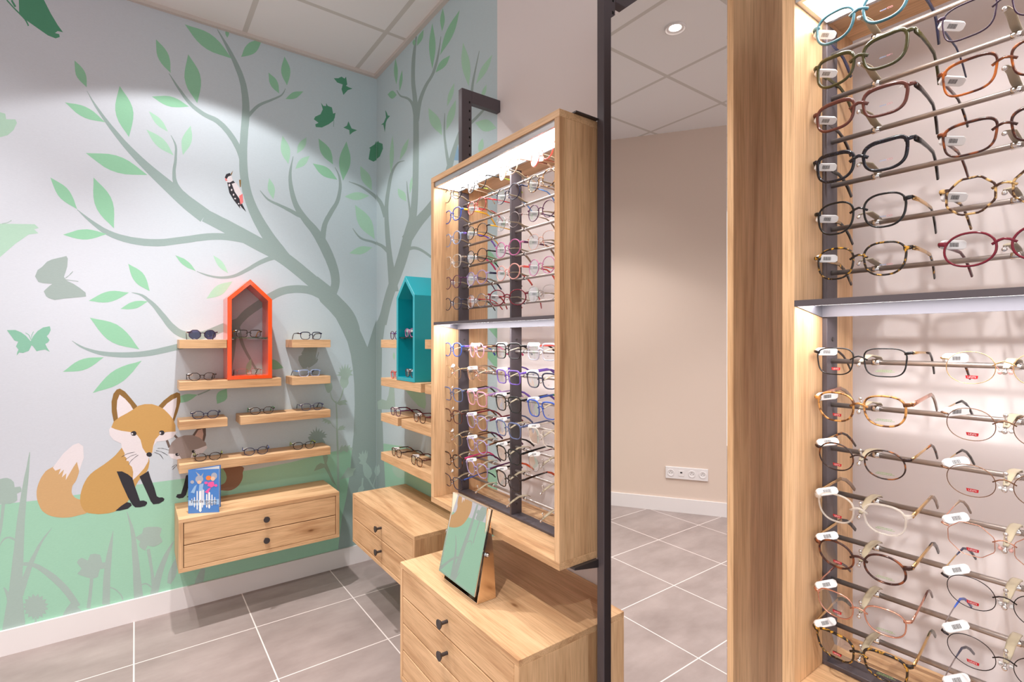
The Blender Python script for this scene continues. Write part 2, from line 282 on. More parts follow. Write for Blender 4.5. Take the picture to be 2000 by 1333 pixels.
# wallpaper artwork: wall (A back, B right), ink, layer, p polygon / s strip, points in mm along the wall and up
MURAL = '''
A ground 1 p -549,639 -459,641 -331,636 -211,637 -3,646 166,645 331,642 522,643 704,655 900,681 1050,695 1194,700 1194,100 -549,100
B ground 1 p 3019,695 2888,720 2616,748 2312,747 1989,772 1781,802 1720,815 1720,113 3019,100
A ground 1 p -1093,627 -549,639 -549,100 -1093,100
A dark 3 p -402,2829 -400,2739 -376,2717 -339,2695 -308,2677 -283,2673 -269,2684 -271,2696 -285,2696 -276,2708 -258,2709 -276,2735 -299,2778 -321,2828 -330,2858
A dark 3 s -440,2779 -437,2784 -431,2769 -428,2774 -419,2755 -416,2760 -407,2743 -404,2748 -398,2734 -395,2739 -390,2726 -387,2731 -384,2719 -380,2724 -379,2710 -375,2714 -375,2701 -371,2705 -373,2694 -369,2698
A dark 3 s -426,2784 -421,2790 -423,2777 -418,2783 -418,2767 -413,2774 -414,2760 -409,2766
A pale 3 p -482,2303 -459,2299 -443,2297 -440,2274 -412,2281 -407,2267 -418,2233 -436,2207 -459,2193 -482,2177 -513,2183 -535,2223 -516,2273
A pale 3 p -493,1821 -459,1828 -351,1840 -338,1825 -353,1818 -339,1802 -370,1793 -412,1748 -459,1686 -493,1641 -544,1630 -579,1698 -549,1784
A plant 3 s -453,1826 -453,1830 -448,1828 -449,1832 -441,1831 -442,1834 -435,1834 -436,1837 -430,1838 -431,1841 -426,1842 -427,1845 -423,1845 -425,1849
A leaf 3 p -219,2596 -219,2580 -218,2564 -217,2549 -215,2535 -210,2523 -203,2513 -195,2504 -186,2496 -177,2487 -177,2503 -177,2520 -178,2535 -181,2549 -186,2561 -193,2571 -201,2580 -210,2588
A leaf 3 p -252,2398 -239,2386 -226,2373 -213,2361 -198,2352 -183,2346 -166,2343 -148,2343 -129,2344 -111,2345 -125,2358 -138,2371 -152,2383 -167,2392 -183,2398 -199,2401 -217,2401 -234,2399
A leaf 3 p -58,2529 -64,2498 -70,2467 -74,2438 -74,2410 -70,2385 -62,2361 -50,2339 -36,2318 -23,2297 -17,2327 -11,2358 -7,2388 -6,2416 -10,2442 -19,2466 -31,2488 -45,2508
A leaf 3 p -180,2187 -159,2170 -137,2153 -115,2137 -91,2126 -66,2120 -39,2118 -11,2121 19,2126 48,2131 25,2149 2,2167 -22,2183 -46,2194 -72,2200 -98,2201 -126,2197 -153,2192
A leaf 3 p -300,2053 -295,2034 -289,2014 -283,1996 -275,1979 -265,1965 -253,1954 -239,1944 -225,1936 -210,1927 -216,1947 -221,1967 -228,1986 -236,2003 -246,2017 -258,2028 -272,2037 -286,2045
A leaf 3 p -153,2081 -153,2051 -154,2020 -153,1990 -149,1963 -141,1938 -129,1916 -114,1896 -96,1877 -79,1857 -79,1888 -78,1920 -79,1950 -83,1977 -91,2002 -104,2025 -119,2044 -136,2062
A leaf 3 p -258,1806 -242,1801 -225,1796 -208,1793 -192,1792 -175,1794 -157,1800 -140,1808 -123,1818 -105,1827 -123,1832 -140,1837 -158,1840 -175,1841 -192,1838 -209,1833 -225,1824 -242,1815
A leaf 3 p 82,2797 82,2776 83,2755 84,2734 88,2716 95,2700 104,2686 115,2674 128,2663 141,2652 140,2673 140,2695 138,2715 134,2734 127,2750 118,2763 107,2775 94,2786
A leaf 3 p 214,2768 209,2737 203,2705 199,2675 198,2647 203,2621 211,2597 224,2576 239,2555 253,2533 259,2565 265,2596 269,2627 269,2656 265,2682 256,2706 243,2727 228,2748
A leaf 3 p 65,2514 80,2506 95,2497 110,2490 127,2486 144,2485 161,2488 180,2493 199,2500 218,2507 202,2515 187,2524 171,2531 154,2535 137,2536 119,2533 101,2527 83,2521
A leaf_light 3 p 54,2440 59,2427 65,2414 71,2402 78,2391 87,2382 96,2375 107,2369 119,2364 130,2359 125,2372 119,2385 113,2398 105,2408 97,2417 87,2424 76,2430 65,2435
A leaf_light 3 p 44,2349 52,2333 60,2316 69,2300 80,2286 92,2275 106,2266 121,2260 138,2254 154,2248 145,2265 137,2283 128,2299 117,2313 105,2324 91,2332 75,2339 59,2344
A leaf_light 3 p 225,2413 215,2396 205,2379 197,2362 190,2345 186,2328 186,2311 187,2294 189,2276 192,2258 201,2275 211,2291 220,2308 226,2325 230,2342 231,2360 230,2377 227,2395
A leaf 3 p 200,2913 217,2891 233,2869 251,2849 271,2833 294,2821 320,2814 348,2812 378,2811 407,2810 389,2833 371,2856 352,2877 331,2893 308,2905 283,2911 255,2913 227,2912
A leaf 3 p 385,2955 383,2952 380,2946 378,2940 377,2934 378,2929 379,2924 381,2920 384,2916 387,2912 389,2918 392,2924 394,2930 395,2936 395,2941 393,2946 391,2950 388,2954
A leaf 3 p 451,2833 467,2841 483,2850 499,2860 513,2872 524,2886 533,2903 540,2922 546,2942 552,2955 536,2952 519,2943 503,2933 489,2921 478,2906 469,2890 462,2871 457,2852
A trunk 2 s -177,2471 -176,2472 -170,2456 -168,2458 -161,2434 -157,2438 -149,2408 -142,2415 -134,2382 -126,2391 -117,2353 -107,2364 -97,2321 -85,2335 -75,2289 -61,2306 -53,2258 -38,2278 -33,2232 -16,2255 -12,2207 6,2233 9,2182 29,2211 32,2157 53,2190 57,2130 81,2167 84,2102 111,2144 111,2075 140,2122 134,2052 166,2102 152,2034 187,2086 167,2019 203,2073 181,2006 217,2061 196,1992 232,2050 215,1976 251,2037 236,1960 272,2023 254,1946 291,2010 267,1936 305,2001
A trunk 2 s 133,2646 135,2648 140,2635 143,2638 149,2618 154,2623 159,2599 166,2606 170,2582 178,2590 181,2565 190,2575 192,2547 202,2559 204,2531 215,2544 217,2516 228,2531 231,2503 241,2520 246,2492 256,2511 261,2483 271,2503 276,2475 285,2496 291,2469 300,2491 306,2464 315,2488 321,2460 331,2485 334,2454 346,2479 346,2445 361,2469 359,2435 376,2458 371,2422 389,2445 383,2409 402,2431 394,2393 415,2414 406,2376 428,2396 416,2357 439,2377 425,2340 449,2359 432,2323 457,2339 438,2305 462,2318 442,2289 466,2301 445,2277 468,2289
A trunk 2 s 141,2344 143,2346 145,2336 148,2338 150,2324 154,2327 155,2310 161,2314 158,2296 166,2299 159,2281 168,2283 158,2265 168,2266 157,2247 167,2249 156,2230 167,2231 154,2213 166,2214 151,2196 164,2196 149,2179 162,2180 148,2162 162,2164 148,2146 163,2150 148,2131 164,2137 150,2117 167,2125 153,2102 171,2113 158,2085 178,2101 165,2068 187,2088 172,2053 197,2076 177,2043 204,2068
A trunk 2 s -211,1924 -209,1926 -203,1916 -201,1919 -193,1903 -189,1909 -181,1889 -175,1898 -168,1875 -161,1887 -155,1862 -147,1877 -140,1848 -131,1866 -125,1835 -115,1855 -107,1823 -98,1847 -87,1813 -79,1839 -66,1805 -59,1833 -43,1798 -37,1829 -19,1793 -14,1825 6,1790 10,1824 33,1788 35,1823 60,1789 61,1824 88,1791 88,1827 116,1796 114,1831 145,1804 141,1838 173,1812 169,1846 200,1819 196,1853 226,1826 222,1860 251,1834 247,1868 275,1840 272,1875 299,1846 296,1881 320,1850 319,1885 341,1853 341,1888 361,1855 362,1890 382,1856 385,1892 407,1855 412,1892 435,1853 441,1892 461,1850 467,1890 480,1849 485,1890
A trunk 2 s 273,1940 299,2002 288,1933 314,1995 310,1923 336,1986 335,1911 362,1974 362,1898 390,1963 387,1886 415,1951 410,1874 439,1940 434,1863 463,1929 458,1851 488,1917 482,1839 513,1905 507,1827 538,1893 533,1814 564,1881 560,1802 590,1868 586,1790 618,1855 612,1777 646,1841 637,1762 674,1824 663,1745 703,1805 690,1725 732,1784 717,1704 760,1763 742,1684 786,1742 764,1666 808,1725 781,1652 826,1711 794,1641 840,1700 805,1631 853,1690 816,1621 865,1680 828,1609 879,1668 843,1594 896,1654 858,1578 914,1639 874,1561 932,1623 889,1544 951,1607 903,1528 968,1592 916,1512 984,1576 928,1496 1000,1561 939,1480 1016,1545 949,1466 1031,1528 958,1451 1045,1510 967,1437 1057,1491 976,1423 1067,1472 984,1408 1075,1452 992,1393 1082,1433 1001,1379 1088,1413 1011,1365 1091,1392 1021,1349 1092,1369 1032,1333 1091,1348 1041,1318 1090,1331 1048,1308 1090,1319
A trunk 3 p 814,1642 859,1556 906,1511 947,1464 983,1395 1015,1326 1035,1250 1047,1170 1056,1074 1059,952 1052,768 1042,678 1033,566 1010,408 983,292 959,100 944,100 1194,100 1194,1461 1175,1410 1137,1293 1103,1369 1068,1441 1026,1503 985,1562 915,1648 842,1702
B trunk 3 p 3019,1447 2995,1463 2967,1490 2911,1565 2812,1559 2896,1405 2935,1289 2939,1165 2943,949 2923,813 2906,632 2883,463 2850,326 2827,100 3019,100
A trunk 2 s 340,2938 342,2940 346,2926 350,2930 355,2910 361,2916 365,2891 373,2899 375,2871 386,2882 385,2850 398,2863 395,2828 411,2842 406,2805 423,2820 415,2783 435,2799 423,2762 445,2779 431,2742 454,2760 438,2722 462,2739 443,2702 469,2718 448,2679 476,2694 451,2654 481,2668 454,2629 485,2643 455,2606 488,2619 456,2586 490,2597 456,2567 491,2577 455,2548 491,2557 454,2527 491,2535 453,2503 490,2510 451,2478 488,2483 449,2451 485,2456 447,2425 484,2430 446,2399 482,2405 444,2374 481,2380 442,2348 480,2355 442,2321 480,2329 442,2291 480,2300 442,2259 481,2269 443,2227 483,2238 446,2197 485,2210 449,2170 489,2184 453,2145 493,2161 457,2120 498,2138 464,2095 504,2115 471,2069 512,2092 479,2044 521,2069 488,2019 531,2046 499,1993 543,2023 511,1966 556,1999 525,1939 571,1974 539,1912 587,1950 554,1887 602,1927 568,1864 616,1907 583,1843 631,1888 598,1825 645,1870 612,1807 660,1853 626,1790 673,1835 640,1774 686,1819 654,1759 698,1804 670,1744 711,1788 686,1729 724,1772 703,1715 738,1755 720,1702 752,1739 737,1689 765,1724 757,1677 780,1707 778,1666 795,1689 796,1657 809,1674 809,1650 819,1663
A trunk 2 s 669,2730 672,2729 666,2723 669,2722 661,2712 666,2711 655,2701 661,2699 648,2691 653,2686 638,2682 643,2675 627,2674 631,2665 614,2664 618,2655 599,2654 604,2644 584,2643 588,2632 566,2632 571,2620 548,2619 554,2607 531,2605 539,2593 514,2586 525,2576 499,2565 511,2556 486,2547 499,2537 477,2534 491,2524
A trunk 2 s 709,2363 712,2363 705,2346 710,2346 699,2321 706,2321 692,2293 704,2294 688,2268 702,2269 686,2246 703,2249 686,2224 704,2229 687,2202 707,2209 689,2180 711,2188 693,2156 716,2166 698,2131 723,2142 705,2107 730,2120 713,2084 739,2100 723,2063 749,2083 734,2044 760,2067 746,2027 773,2051 758,2010 786,2036 770,1993 799,2022 783,1978 813,2009 796,1963 828,1996 807,1948 842,1981 817,1933 856,1965 827,1917 869,1950 836,1900 881,1933 846,1882 893,1914 856,1863 905,1894 866,1842 916,1872 876,1821 927,1849 886,1801 936,1827 894,1781 945,1805 902,1761 952,1783 909,1742 959,1761 914,1724 964,1740 917,1708 967,1720 919,1693 969,1701 920,1679 970,1682 920,1666 968,1664 917,1653 965,1644 913,1639 959,1626 908,1625 954,1611 905,1615 950,1601
A trunk 2 s 541,2141 543,2144 547,2133 551,2136 556,2121 561,2125 567,2107 573,2114 579,2096 585,2105 593,2088 598,2099 608,2082 613,2094 624,2076 629,2090 638,2071 644,2085 650,2066 657,2081 663,2061 670,2077 674,2055 682,2073 686,2050 694,2069 698,2045 707,2064 709,2039 719,2059 720,2034 730,2055 731,2029 741,2050 742,2026 751,2043 753,2023 760,2037 763,2021 768,2030 770,2020 774,2026
A trunk 2 s 940,2347 943,2349 945,2338 949,2341 951,2326 957,2330 957,2311 965,2316 961,2296 972,2302 963,2282 976,2286 964,2266 979,2270 964,2249 981,2252 963,2231 981,2233 960,2212 979,2213 956,2192 976,2191 951,2172 972,2169 945,2153 966,2148 937,2135 957,2127 926,2118 947,2108 915,2100 937,2090 905,2082 928,2072 896,2064 919,2054 886,2047 910,2037 878,2028 903,2021 870,2008 897,2003 864,1983 893,1981 859,1956 890,1955 855,1932 888,1931 852,1915 887,1915
A trunk 2 s 902,1561 894,1552 896,1571 884,1557 887,1584 870,1565 876,1599 855,1573 864,1612 842,1579 852,1621 831,1584 839,1628 820,1589 825,1635 810,1593 810,1639 798,1596 793,1643 784,1599 775,1645 769,1600 756,1645 753,1601 737,1645 737,1601 718,1643 720,1600 697,1640 702,1597 677,1636 684,1594 658,1630 668,1589 639,1623 653,1583 622,1614 639,1576 606,1604 624,1568 590,1594 609,1558 574,1583 595,1548 558,1570 580,1536 542,1558 565,1523 527,1546 550,1511 512,1534 534,1498 496,1521 518,1486 480,1508 504,1474 466,1495 491,1463 453,1481 479,1451 442,1466 469,1439 431,1452 459,1428 422,1437 451,1416 415,1422 445,1404 409,1408 440,1394 404,1392 436,1382 400,1374 432,1367 397,1352 429,1348 396,1328 427,1325 395,1303 425,1300 393,1280 422,1276 391,1255 419,1250 388,1229 414,1223 385,1205 410,1200 384,1188 408,1183
A trunk 2 s 430,1399 446,1403 433,1384 449,1388 437,1362 453,1366 443,1337 458,1342 449,1314 464,1320 457,1294 470,1301 466,1275 478,1282 475,1256 487,1263 485,1238 496,1245 495,1219 505,1225 505,1199 515,1205 515,1181 525,1187 522,1169 531,1175
A trunk 2 s -13,1560 -13,1562 -6,1558 -6,1562 4,1555 5,1561 15,1551 17,1559 25,1545 29,1555 35,1536 42,1547 46,1524 54,1536 57,1511 67,1525 67,1498 79,1513 76,1485 90,1500 84,1471 100,1487 93,1456 110,1473 102,1442 120,1460 111,1427 130,1446 120,1411 140,1431 130,1396 150,1418 141,1382 160,1408 152,1370 170,1398 164,1360 180,1390 178,1351 190,1384 194,1344 202,1380 212,1340 217,1377 231,1337 233,1375 253,1337 251,1376 275,1340 269,1379 300,1348 289,1386 326,1358 313,1397 351,1370 337,1409 373,1379 359,1420 394,1388 381,1429 414,1396 401,1438 431,1403 418,1445 443,1408 430,1450
A trunk 2 s -228,1331 -227,1333 -221,1324 -220,1327 -212,1314 -209,1319 -200,1303 -197,1311 -186,1294 -183,1303 -171,1285 -168,1297 -155,1277 -152,1291 -137,1269 -134,1286 -118,1263 -115,1283 -97,1259 -96,1280 -76,1256 -75,1279 -53,1254 -53,1278 -31,1253 -32,1278 -10,1253 -10,1279 12,1254 10,1280 35,1256 32,1283 59,1259 56,1287 88,1265 83,1293 120,1273 114,1302 150,1281 144,1310 173,1287 167,1317 187,1290 181,1320 194,1292 188,1322 198,1294 192,1323 201,1294 195,1324
A trunk 2 s 251,1681 252,1684 259,1678 260,1681 270,1672 271,1678 283,1667 285,1674 296,1662 298,1671 310,1659 312,1668 325,1656 327,1666 341,1654 342,1665 357,1653 358,1665 373,1654 372,1667 389,1656 387,1670 405,1660 402,1674 421,1665 417,1680 438,1673 432,1688 455,1682 447,1698 471,1693 463,1709 487,1703 478,1720 502,1713 492,1730 515,1723 505,1741 529,1733 519,1751 543,1742 534,1762 559,1751 550,1772 576,1760 567,1782 592,1768 585,1791 608,1774 603,1798 623,1778 621,1803 639,1780 638,1806 653,1781 654,1807 664,1782 664,1808
A leaf 3 p -26,1697 -22,1678 -18,1658 -13,1640 -6,1624 3,1610 14,1598 28,1589 43,1580 57,1572 53,1591 49,1611 44,1629 37,1646 28,1660 16,1671 3,1680 -12,1688
A leaf 3 p -170,1515 -153,1513 -136,1510 -119,1509 -102,1511 -86,1516 -70,1524 -54,1535 -38,1548 -23,1561 -41,1562 -59,1565 -76,1566 -93,1564 -110,1558 -125,1550 -140,1539 -155,1527
A leaf 3 p -55,1482 -43,1482 -30,1481 -17,1482 -5,1484 7,1488 18,1495 29,1504 40,1514 51,1523 38,1523 25,1524 12,1523 0,1521 -12,1516 -23,1510 -34,1501 -45,1491
A leaf 3 p -166,1438 -151,1412 -137,1386 -121,1361 -104,1340 -84,1324 -61,1312 -36,1304 -9,1298 17,1291 1,1318 -14,1346 -31,1371 -49,1392 -69,1409 -92,1420 -116,1427 -141,1432
A leaf 3 p -259,1194 -242,1194 -224,1194 -207,1195 -191,1198 -175,1205 -160,1215 -145,1228 -131,1242 -116,1256 -135,1256 -153,1256 -170,1255 -187,1251 -203,1244 -218,1234 -232,1221 -245,1207
A leaf 3 p -156,1093 -133,1101 -109,1108 -86,1116 -64,1128 -43,1144 -25,1164 -7,1187 9,1212 26,1237 1,1228 -25,1221 -49,1211 -71,1199 -91,1183 -109,1163 -125,1141 -141,1117
A leaf 3 p 160,1756 167,1745 174,1733 182,1722 191,1712 201,1705 211,1698 223,1693 235,1689 247,1684 239,1696 232,1708 224,1719 215,1728 205,1736 195,1743 183,1747 171,1752
A leaf_light 3 p 323,1772 327,1759 332,1746 337,1734 343,1723 350,1713 359,1705 369,1697 380,1691 391,1684 386,1697 381,1710 376,1722 370,1733 363,1743 354,1752 344,1759 333,1765
A leaf_light 3 p 293,1547 309,1551 326,1555 342,1561 357,1568 370,1579 381,1593 391,1609 401,1626 410,1643 393,1638 376,1634 360,1628 345,1620 332,1609 321,1596 311,1580 302,1563
A leaf 3 p 146,1030 159,1028 173,1025 186,1024 198,1025 211,1028 222,1034 233,1041 244,1051 255,1059 242,1062 228,1064 215,1066 202,1065 190,1061 178,1056 167,1048 157,1039
A leaf 3 p 384,1083 373,1079 361,1076 351,1071 344,1065 339,1056 337,1046 337,1033 339,1020 340,1007 351,1010 362,1014 372,1018 380,1025 385,1033 387,1044 386,1056 385,1070
A leaf 3 p 556,1223 565,1211 574,1199 583,1188 594,1180 605,1176 618,1174 632,1176 646,1179 660,1182 651,1194 641,1207 632,1217 621,1225 609,1230 597,1231 583,1229 569,1226
A leaf_light 3 p 499,1237 492,1228 486,1219 480,1211 476,1201 474,1191 473,1181 473,1170 474,1159 475,1148 481,1156 488,1165 493,1174 498,1183 500,1193 501,1203 501,1214 500,1225
A trunk 3 s 256,1055 254,1062 266,1059 263,1065 278,1064 276,1070 290,1069 288,1075 299,1073 296,1079 306,1077 304,1083 311,1079 309,1086
A leaf 3 p 665,2906 660,2885 654,2865 650,2846 648,2827 649,2810 654,2794 661,2779 670,2765 678,2750 684,2770 690,2790 694,2810 696,2829 695,2846 690,2862 683,2877 674,2891
A leaf 3 p 584,2792 585,2777 586,2761 587,2747 591,2734 597,2723 605,2714 615,2706 627,2700 638,2693 637,2708 636,2724 635,2738 631,2751 625,2763 617,2772 606,2779 595,2785
A leaf 3 p 670,2672 682,2675 695,2678 707,2682 718,2688 729,2695 738,2705 747,2716 756,2729 765,2741 752,2738 739,2734 727,2730 716,2725 705,2717 696,2707 687,2696 679,2684
A leaf 3 p 848,2495 850,2475 852,2455 855,2435 861,2418 870,2404 883,2391 898,2381 914,2372 931,2363 928,2383 927,2404 923,2423 917,2441 908,2455 895,2467 880,2477 864,2486
A leaf 3 p 1009,2515 997,2487 984,2459 974,2432 967,2405 965,2379 967,2354 973,2328 981,2303 989,2278 1001,2306 1014,2333 1025,2360 1032,2387 1034,2413 1032,2439 1025,2465 1017,2490
A leaf 3 p 816,2345 827,2330 838,2315 849,2302 863,2291 878,2283 896,2279 915,2278 935,2278 955,2278 944,2293 932,2308 920,2322 907,2333 891,2340 874,2344 855,2345 835,2345
A leaf_light 3 p 655,2466 652,2446 648,2426 646,2407 646,2389 649,2372 655,2357 664,2342 675,2329 685,2315 689,2334 693,2354 695,2374 695,2392 692,2409 685,2424 676,2438 665,2452
A leaf_light 3 p 782,2487 772,2477 761,2468 751,2457 744,2447 738,2435 734,2423 733,2410 732,2397 731,2383 741,2393 752,2402 761,2412 769,2423 775,2435 779,2447 781,2460 781,2474
A leaf_light 3 p 798,2385 786,2378 773,2372 761,2365 751,2357 743,2347 736,2335 731,2323 727,2309 723,2296 735,2302 747,2308 759,2315 769,2323 777,2333 784,2344 789,2357 794,2371
A leaf_light 3 p 587,2218 585,2204 582,2190 580,2176 580,2162 582,2150 587,2139 593,2128 601,2117 608,2107 611,2121 614,2136 616,2150 616,2163 613,2176 609,2187 602,2198 594,2208
A leaf_light 3 p 1093,2387 1093,2367 1093,2347 1095,2328 1099,2311 1107,2296 1119,2283 1133,2272 1149,2262 1165,2251 1164,2271 1165,2292 1163,2311 1158,2328 1150,2344 1139,2356 1124,2367 1108,2377
A leaf_light 3 p 997,2185 1014,2182 1031,2178 1047,2175 1064,2176 1081,2179 1098,2186 1115,2195 1132,2206 1149,2217 1132,2220 1114,2224 1097,2227 1079,2226 1063,2223 1046,2216 1029,2207 1013,2196
A leaf_light 3 p 1060,2147 1064,2119 1066,2090 1071,2063 1080,2039 1093,2017 1112,1999 1134,1984 1159,1970 1183,1955 1180,1984 1177,2013 1172,2041 1163,2066 1149,2087 1130,2105 1108,2120 1084,2133
A leaf_light 3 p 1026,1853 1043,1852 1060,1851 1077,1851 1094,1853 1110,1859 1125,1867 1140,1878 1154,1891 1169,1903 1151,1904 1133,1905 1115,1905 1098,1902 1083,1896 1068,1888 1053,1877 1039,1865
A trunk 2 s 1023,2277 1024,2281 1035,2275 1036,2279 1052,2271 1055,2278 1072,2266 1076,2275 1090,2260 1096,2271 1108,2252 1115,2265 1125,2243 1134,2257 1143,2233 1153,2249 1159,2223 1171,2240 1174,2213 1187,2231 1187,2203 1194,2221 1194,2193 1194,2210 1194,2180 1194,2195 1194,2160 1194,2174 1194,2136 1194,2149 1194,2113 1194,2125 1194,2097 1194,2109
B trunk 2 s 3019,2436 3019,2439 3019,2420 3019,2424 3019,2398 3019,2403 3019,2373 3019,2379 3019,2348 3019,2356 3019,2324 3019,2332 3019,2299 3019,2307 3019,2274 3019,2282 3019,2250 3019,2258 3019,2229 3019,2237 3019,2209 3001,2216 3010,2190 2965,2194 2984,2170 2932,2170 2961,2144 2903,2141 2941,2115 2879,2111 2924,2088 2859,2083 2912,2069 2846,2065
A trunk 2 s 1045,2003 1048,2006 1052,1993 1056,1996 1062,1977 1068,1982 1075,1961 1082,1968 1090,1947 1097,1958 1107,1940 1112,1952 1126,1936 1130,1949 1145,1934 1149,1947 1163,1931 1167,1945 1179,1927 1184,1941 1194,1922 1194,1938 1194,1918 1194,1935 1194,1912 1194,1930 1194,1905 1194,1922 1194,1895 1194,1914 1194,1886 1194,1906 1194,1879 1194,1900
B trunk 2 s 3019,2099 3019,2100 3019,2082 3019,2083 3019,2057 3019,2059 3019,2030 3019,2034 3019,2007 3019,2014 3019,1988 3019,1999 3019,1973 3019,1985 3019,1960 3019,1972 3019,1947 3019,1959 3019,1935 3019,1947 3019,1923 3007,1936 2986,1911 2967,1924 2955,1900 2931,1912 2928,1887 2896,1898 2901,1873 2864,1884 2879,1860 2838,1871 2863,1851 2820,1863
B trunk 2 s 2617,2327 2615,2323 2633,2331 2631,2326 2657,2336 2654,2330 2685,2341 2678,2333 2712,2343 2699,2332 2737,2339 2717,2327 2761,2333 2736,2320 2784,2324 2753,2310 2804,2312 2768,2297 2821,2296 2780,2281 2835,2278 2790,2263 2847,2257 2799,2242 2858,2235 2808,2219 2870,2211 2818,2196 2881,2186 2827,2171 2890,2158 2835,2144 2896,2128 2839,2115 2898,2096 2838,2084 2897,2061 2835,2050 2894,2025 2829,2015 2890,1989 2822,1979 2884,1950 2814,1941 2876,1909 2805,1901 2868,1869 2794,1862 2861,1832 2783,1825 2855,1798 2771,1791 2850,1766 2758,1760 2845,1736 2744,1730 2841,1708 2732,1702 2837,1680 2721,1675 2833,1654 2709,1650 2829,1632 2700,1628 2827,1616 2693,1612
B trunk 2 s 2590,2205 2583,2204 2589,2191 2579,2189 2587,2170 2574,2167 2585,2147 2568,2144 2581,2124 2562,2121 2576,2102 2555,2099 2570,2080 2548,2077 2564,2058 2541,2055 2559,2036 2536,2032 2558,2011 2532,2006 2558,1984 2529,1979 2559,1959 2527,1954 2560,1942 2526,1937
B trunk 2 s 2477,2945 2459,2935 2486,2929 2463,2917 2498,2907 2469,2891 2511,2880 2475,2862 2521,2853 2479,2833 2527,2825 2482,2804 2530,2794 2485,2774 2531,2763 2485,2743 2531,2732 2484,2714 2528,2703 2479,2686 2522,2675 2472,2658 2516,2648 2463,2630 2512,2621 2457,2602 2509,2597 2451,2577 2507,2573 2447,2553 2506,2548 2443,2527 2505,2517 2441,2495 2505,2477 2439,2455 2505,2431 2438,2410 2506,2382 2438,2361 2507,2333 2438,2313 2510,2282 2440,2262 2512,2229 2442,2209 2516,2177 2444,2158 2521,2132 2447,2113 2527,2097 2450,2077 2533,2067 2454,2047 2541,2042 2458,2020 2552,2017 2464,1994 2566,1994 2472,1967 2583,1973 2481,1943 2602,1951 2492,1920 2621,1928 2504,1896 2641,1902 2519,1869 2660,1874 2536,1842 2680,1847 2555,1814 2700,1820 2574,1788 2720,1796 2594,1763 2740,1772 2615,1739 2761,1748 2636,1717 2782,1725 2657,1694 2803,1701 2680,1671 2825,1678 2703,1649 2846,1654 2725,1627 2867,1631 2746,1605 2885,1608 2763,1585 2901,1586 2780,1565 2917,1564 2795,1544 2932,1541 2810,1523 2949,1514 2825,1497 2967,1484 2841,1469 2982,1457 2856,1443 2993,1438 2866,1424
B trunk 2 s 2722,2756 2715,2754 2715,2746 2706,2745 2705,2733 2693,2731 2691,2717 2677,2716 2673,2701 2660,2703 2648,2686 2640,2692 2620,2672 2613,2679 2595,2658 2585,2666 2575,2646 2559,2650 2560,2634 2537,2635 2546,2621 2519,2619 2535,2608 2503,2603 2525,2593 2490,2586 2517,2576 2478,2566 2511,2556 2469,2544 2506,2538 2462,2525 2502,2525 2457,2512
B trunk 2 s 2202,2813 2196,2810 2208,2799 2199,2794 2216,2778 2204,2772 2227,2756 2211,2748 2238,2736 2218,2726 2249,2719 2227,2707 2262,2703 2238,2690 2276,2688 2250,2674 2291,2676 2265,2659 2310,2666 2284,2649 2332,2659 2305,2641 2355,2653 2327,2634 2377,2644 2346,2624 2397,2633 2363,2613 2416,2621 2379,2600 2433,2607 2393,2586 2449,2591 2406,2570 2464,2570 2416,2548 2477,2545 2425,2522 2488,2521 2432,2498 2495,2505 2437,2481
B trunk 2 s 2535,1861 2649,1910 2510,1874 2621,1923 2475,1893 2582,1942 2437,1913 2539,1961 2403,1929 2497,1978 2374,1941 2460,1990 2345,1951 2425,2000 2314,1962 2391,2008 2282,1976 2357,2019 2247,1990 2319,2032 2210,2006 2280,2046 2175,2024 2244,2061 2145,2045 2214,2077 2125,2069 2192,2096 2110,2095 2173,2119 2099,2121 2157,2143 2088,2143 2141,2165 2077,2163 2127,2183 2068,2180 2114,2200 2059,2197 2102,2216 2049,2213 2090,2231 2036,2231 2074,2249 2022,2249 2058,2267 2010,2266 2043,2283 2001,2277 2033,2294
B trunk 2 s 2584,1820 2598,1845 2567,1821 2580,1843 2543,1821 2554,1842 2518,1821 2524,1839 2496,1819 2495,1835 2476,1815 2470,1830 2456,1810 2446,1823 2435,1804 2422,1815 2413,1796 2398,1806 2385,1785 2369,1793 2354,1771 2338,1779 2325,1757 2310,1765 2306,1748 2291,1756
B trunk 2 s 1857,2586 1853,2583 1864,2574 1858,2571 1873,2558 1865,2553 1883,2539 1873,2534 1892,2522 1880,2516 1899,2508 1886,2501 1906,2496 1891,2488 1913,2482 1895,2474 1919,2466 1900,2457 1925,2445 1904,2436 1930,2421 1908,2412 1937,2397 1913,2387 1946,2375 1921,2363 1962,2353 1935,2339 1982,2331 1954,2316 2002,2311 1972,2295 2016,2297 1984,2280
B trunk 2 s 1782,2329 1776,2323 1790,2328 1783,2321 1801,2326 1793,2318 1814,2324 1804,2315 1827,2322 1815,2312 1838,2320 1825,2309 1850,2318 1836,2306 1861,2316 1847,2303 1872,2314 1857,2301 1882,2312 1867,2298 1892,2310 1876,2296 1901,2309 1886,2295 1912,2307 1896,2293 1924,2305 1908,2290 1938,2302 1921,2288 1950,2300 1933,2285 1959,2299 1941,2284
B trunk 2 s 2163,2426 2158,2423 2166,2408 2158,2405 2170,2383 2158,2379 2173,2354 2157,2349 2174,2327 2155,2322 2171,2302 2150,2296 2166,2277 2144,2271 2160,2252 2137,2246 2155,2228 2129,2223 2149,2205 2121,2199 2142,2182 2111,2176 2136,2162 2102,2156 2132,2148 2096,2142
B leaf 3 p 2737,2945 2743,2931 2750,2917 2755,2902 2758,2886 2756,2868 2751,2849 2743,2829 2733,2808 2724,2788 2718,2802 2711,2816 2706,2831 2704,2847 2705,2864 2710,2883 2718,2903 2728,2924
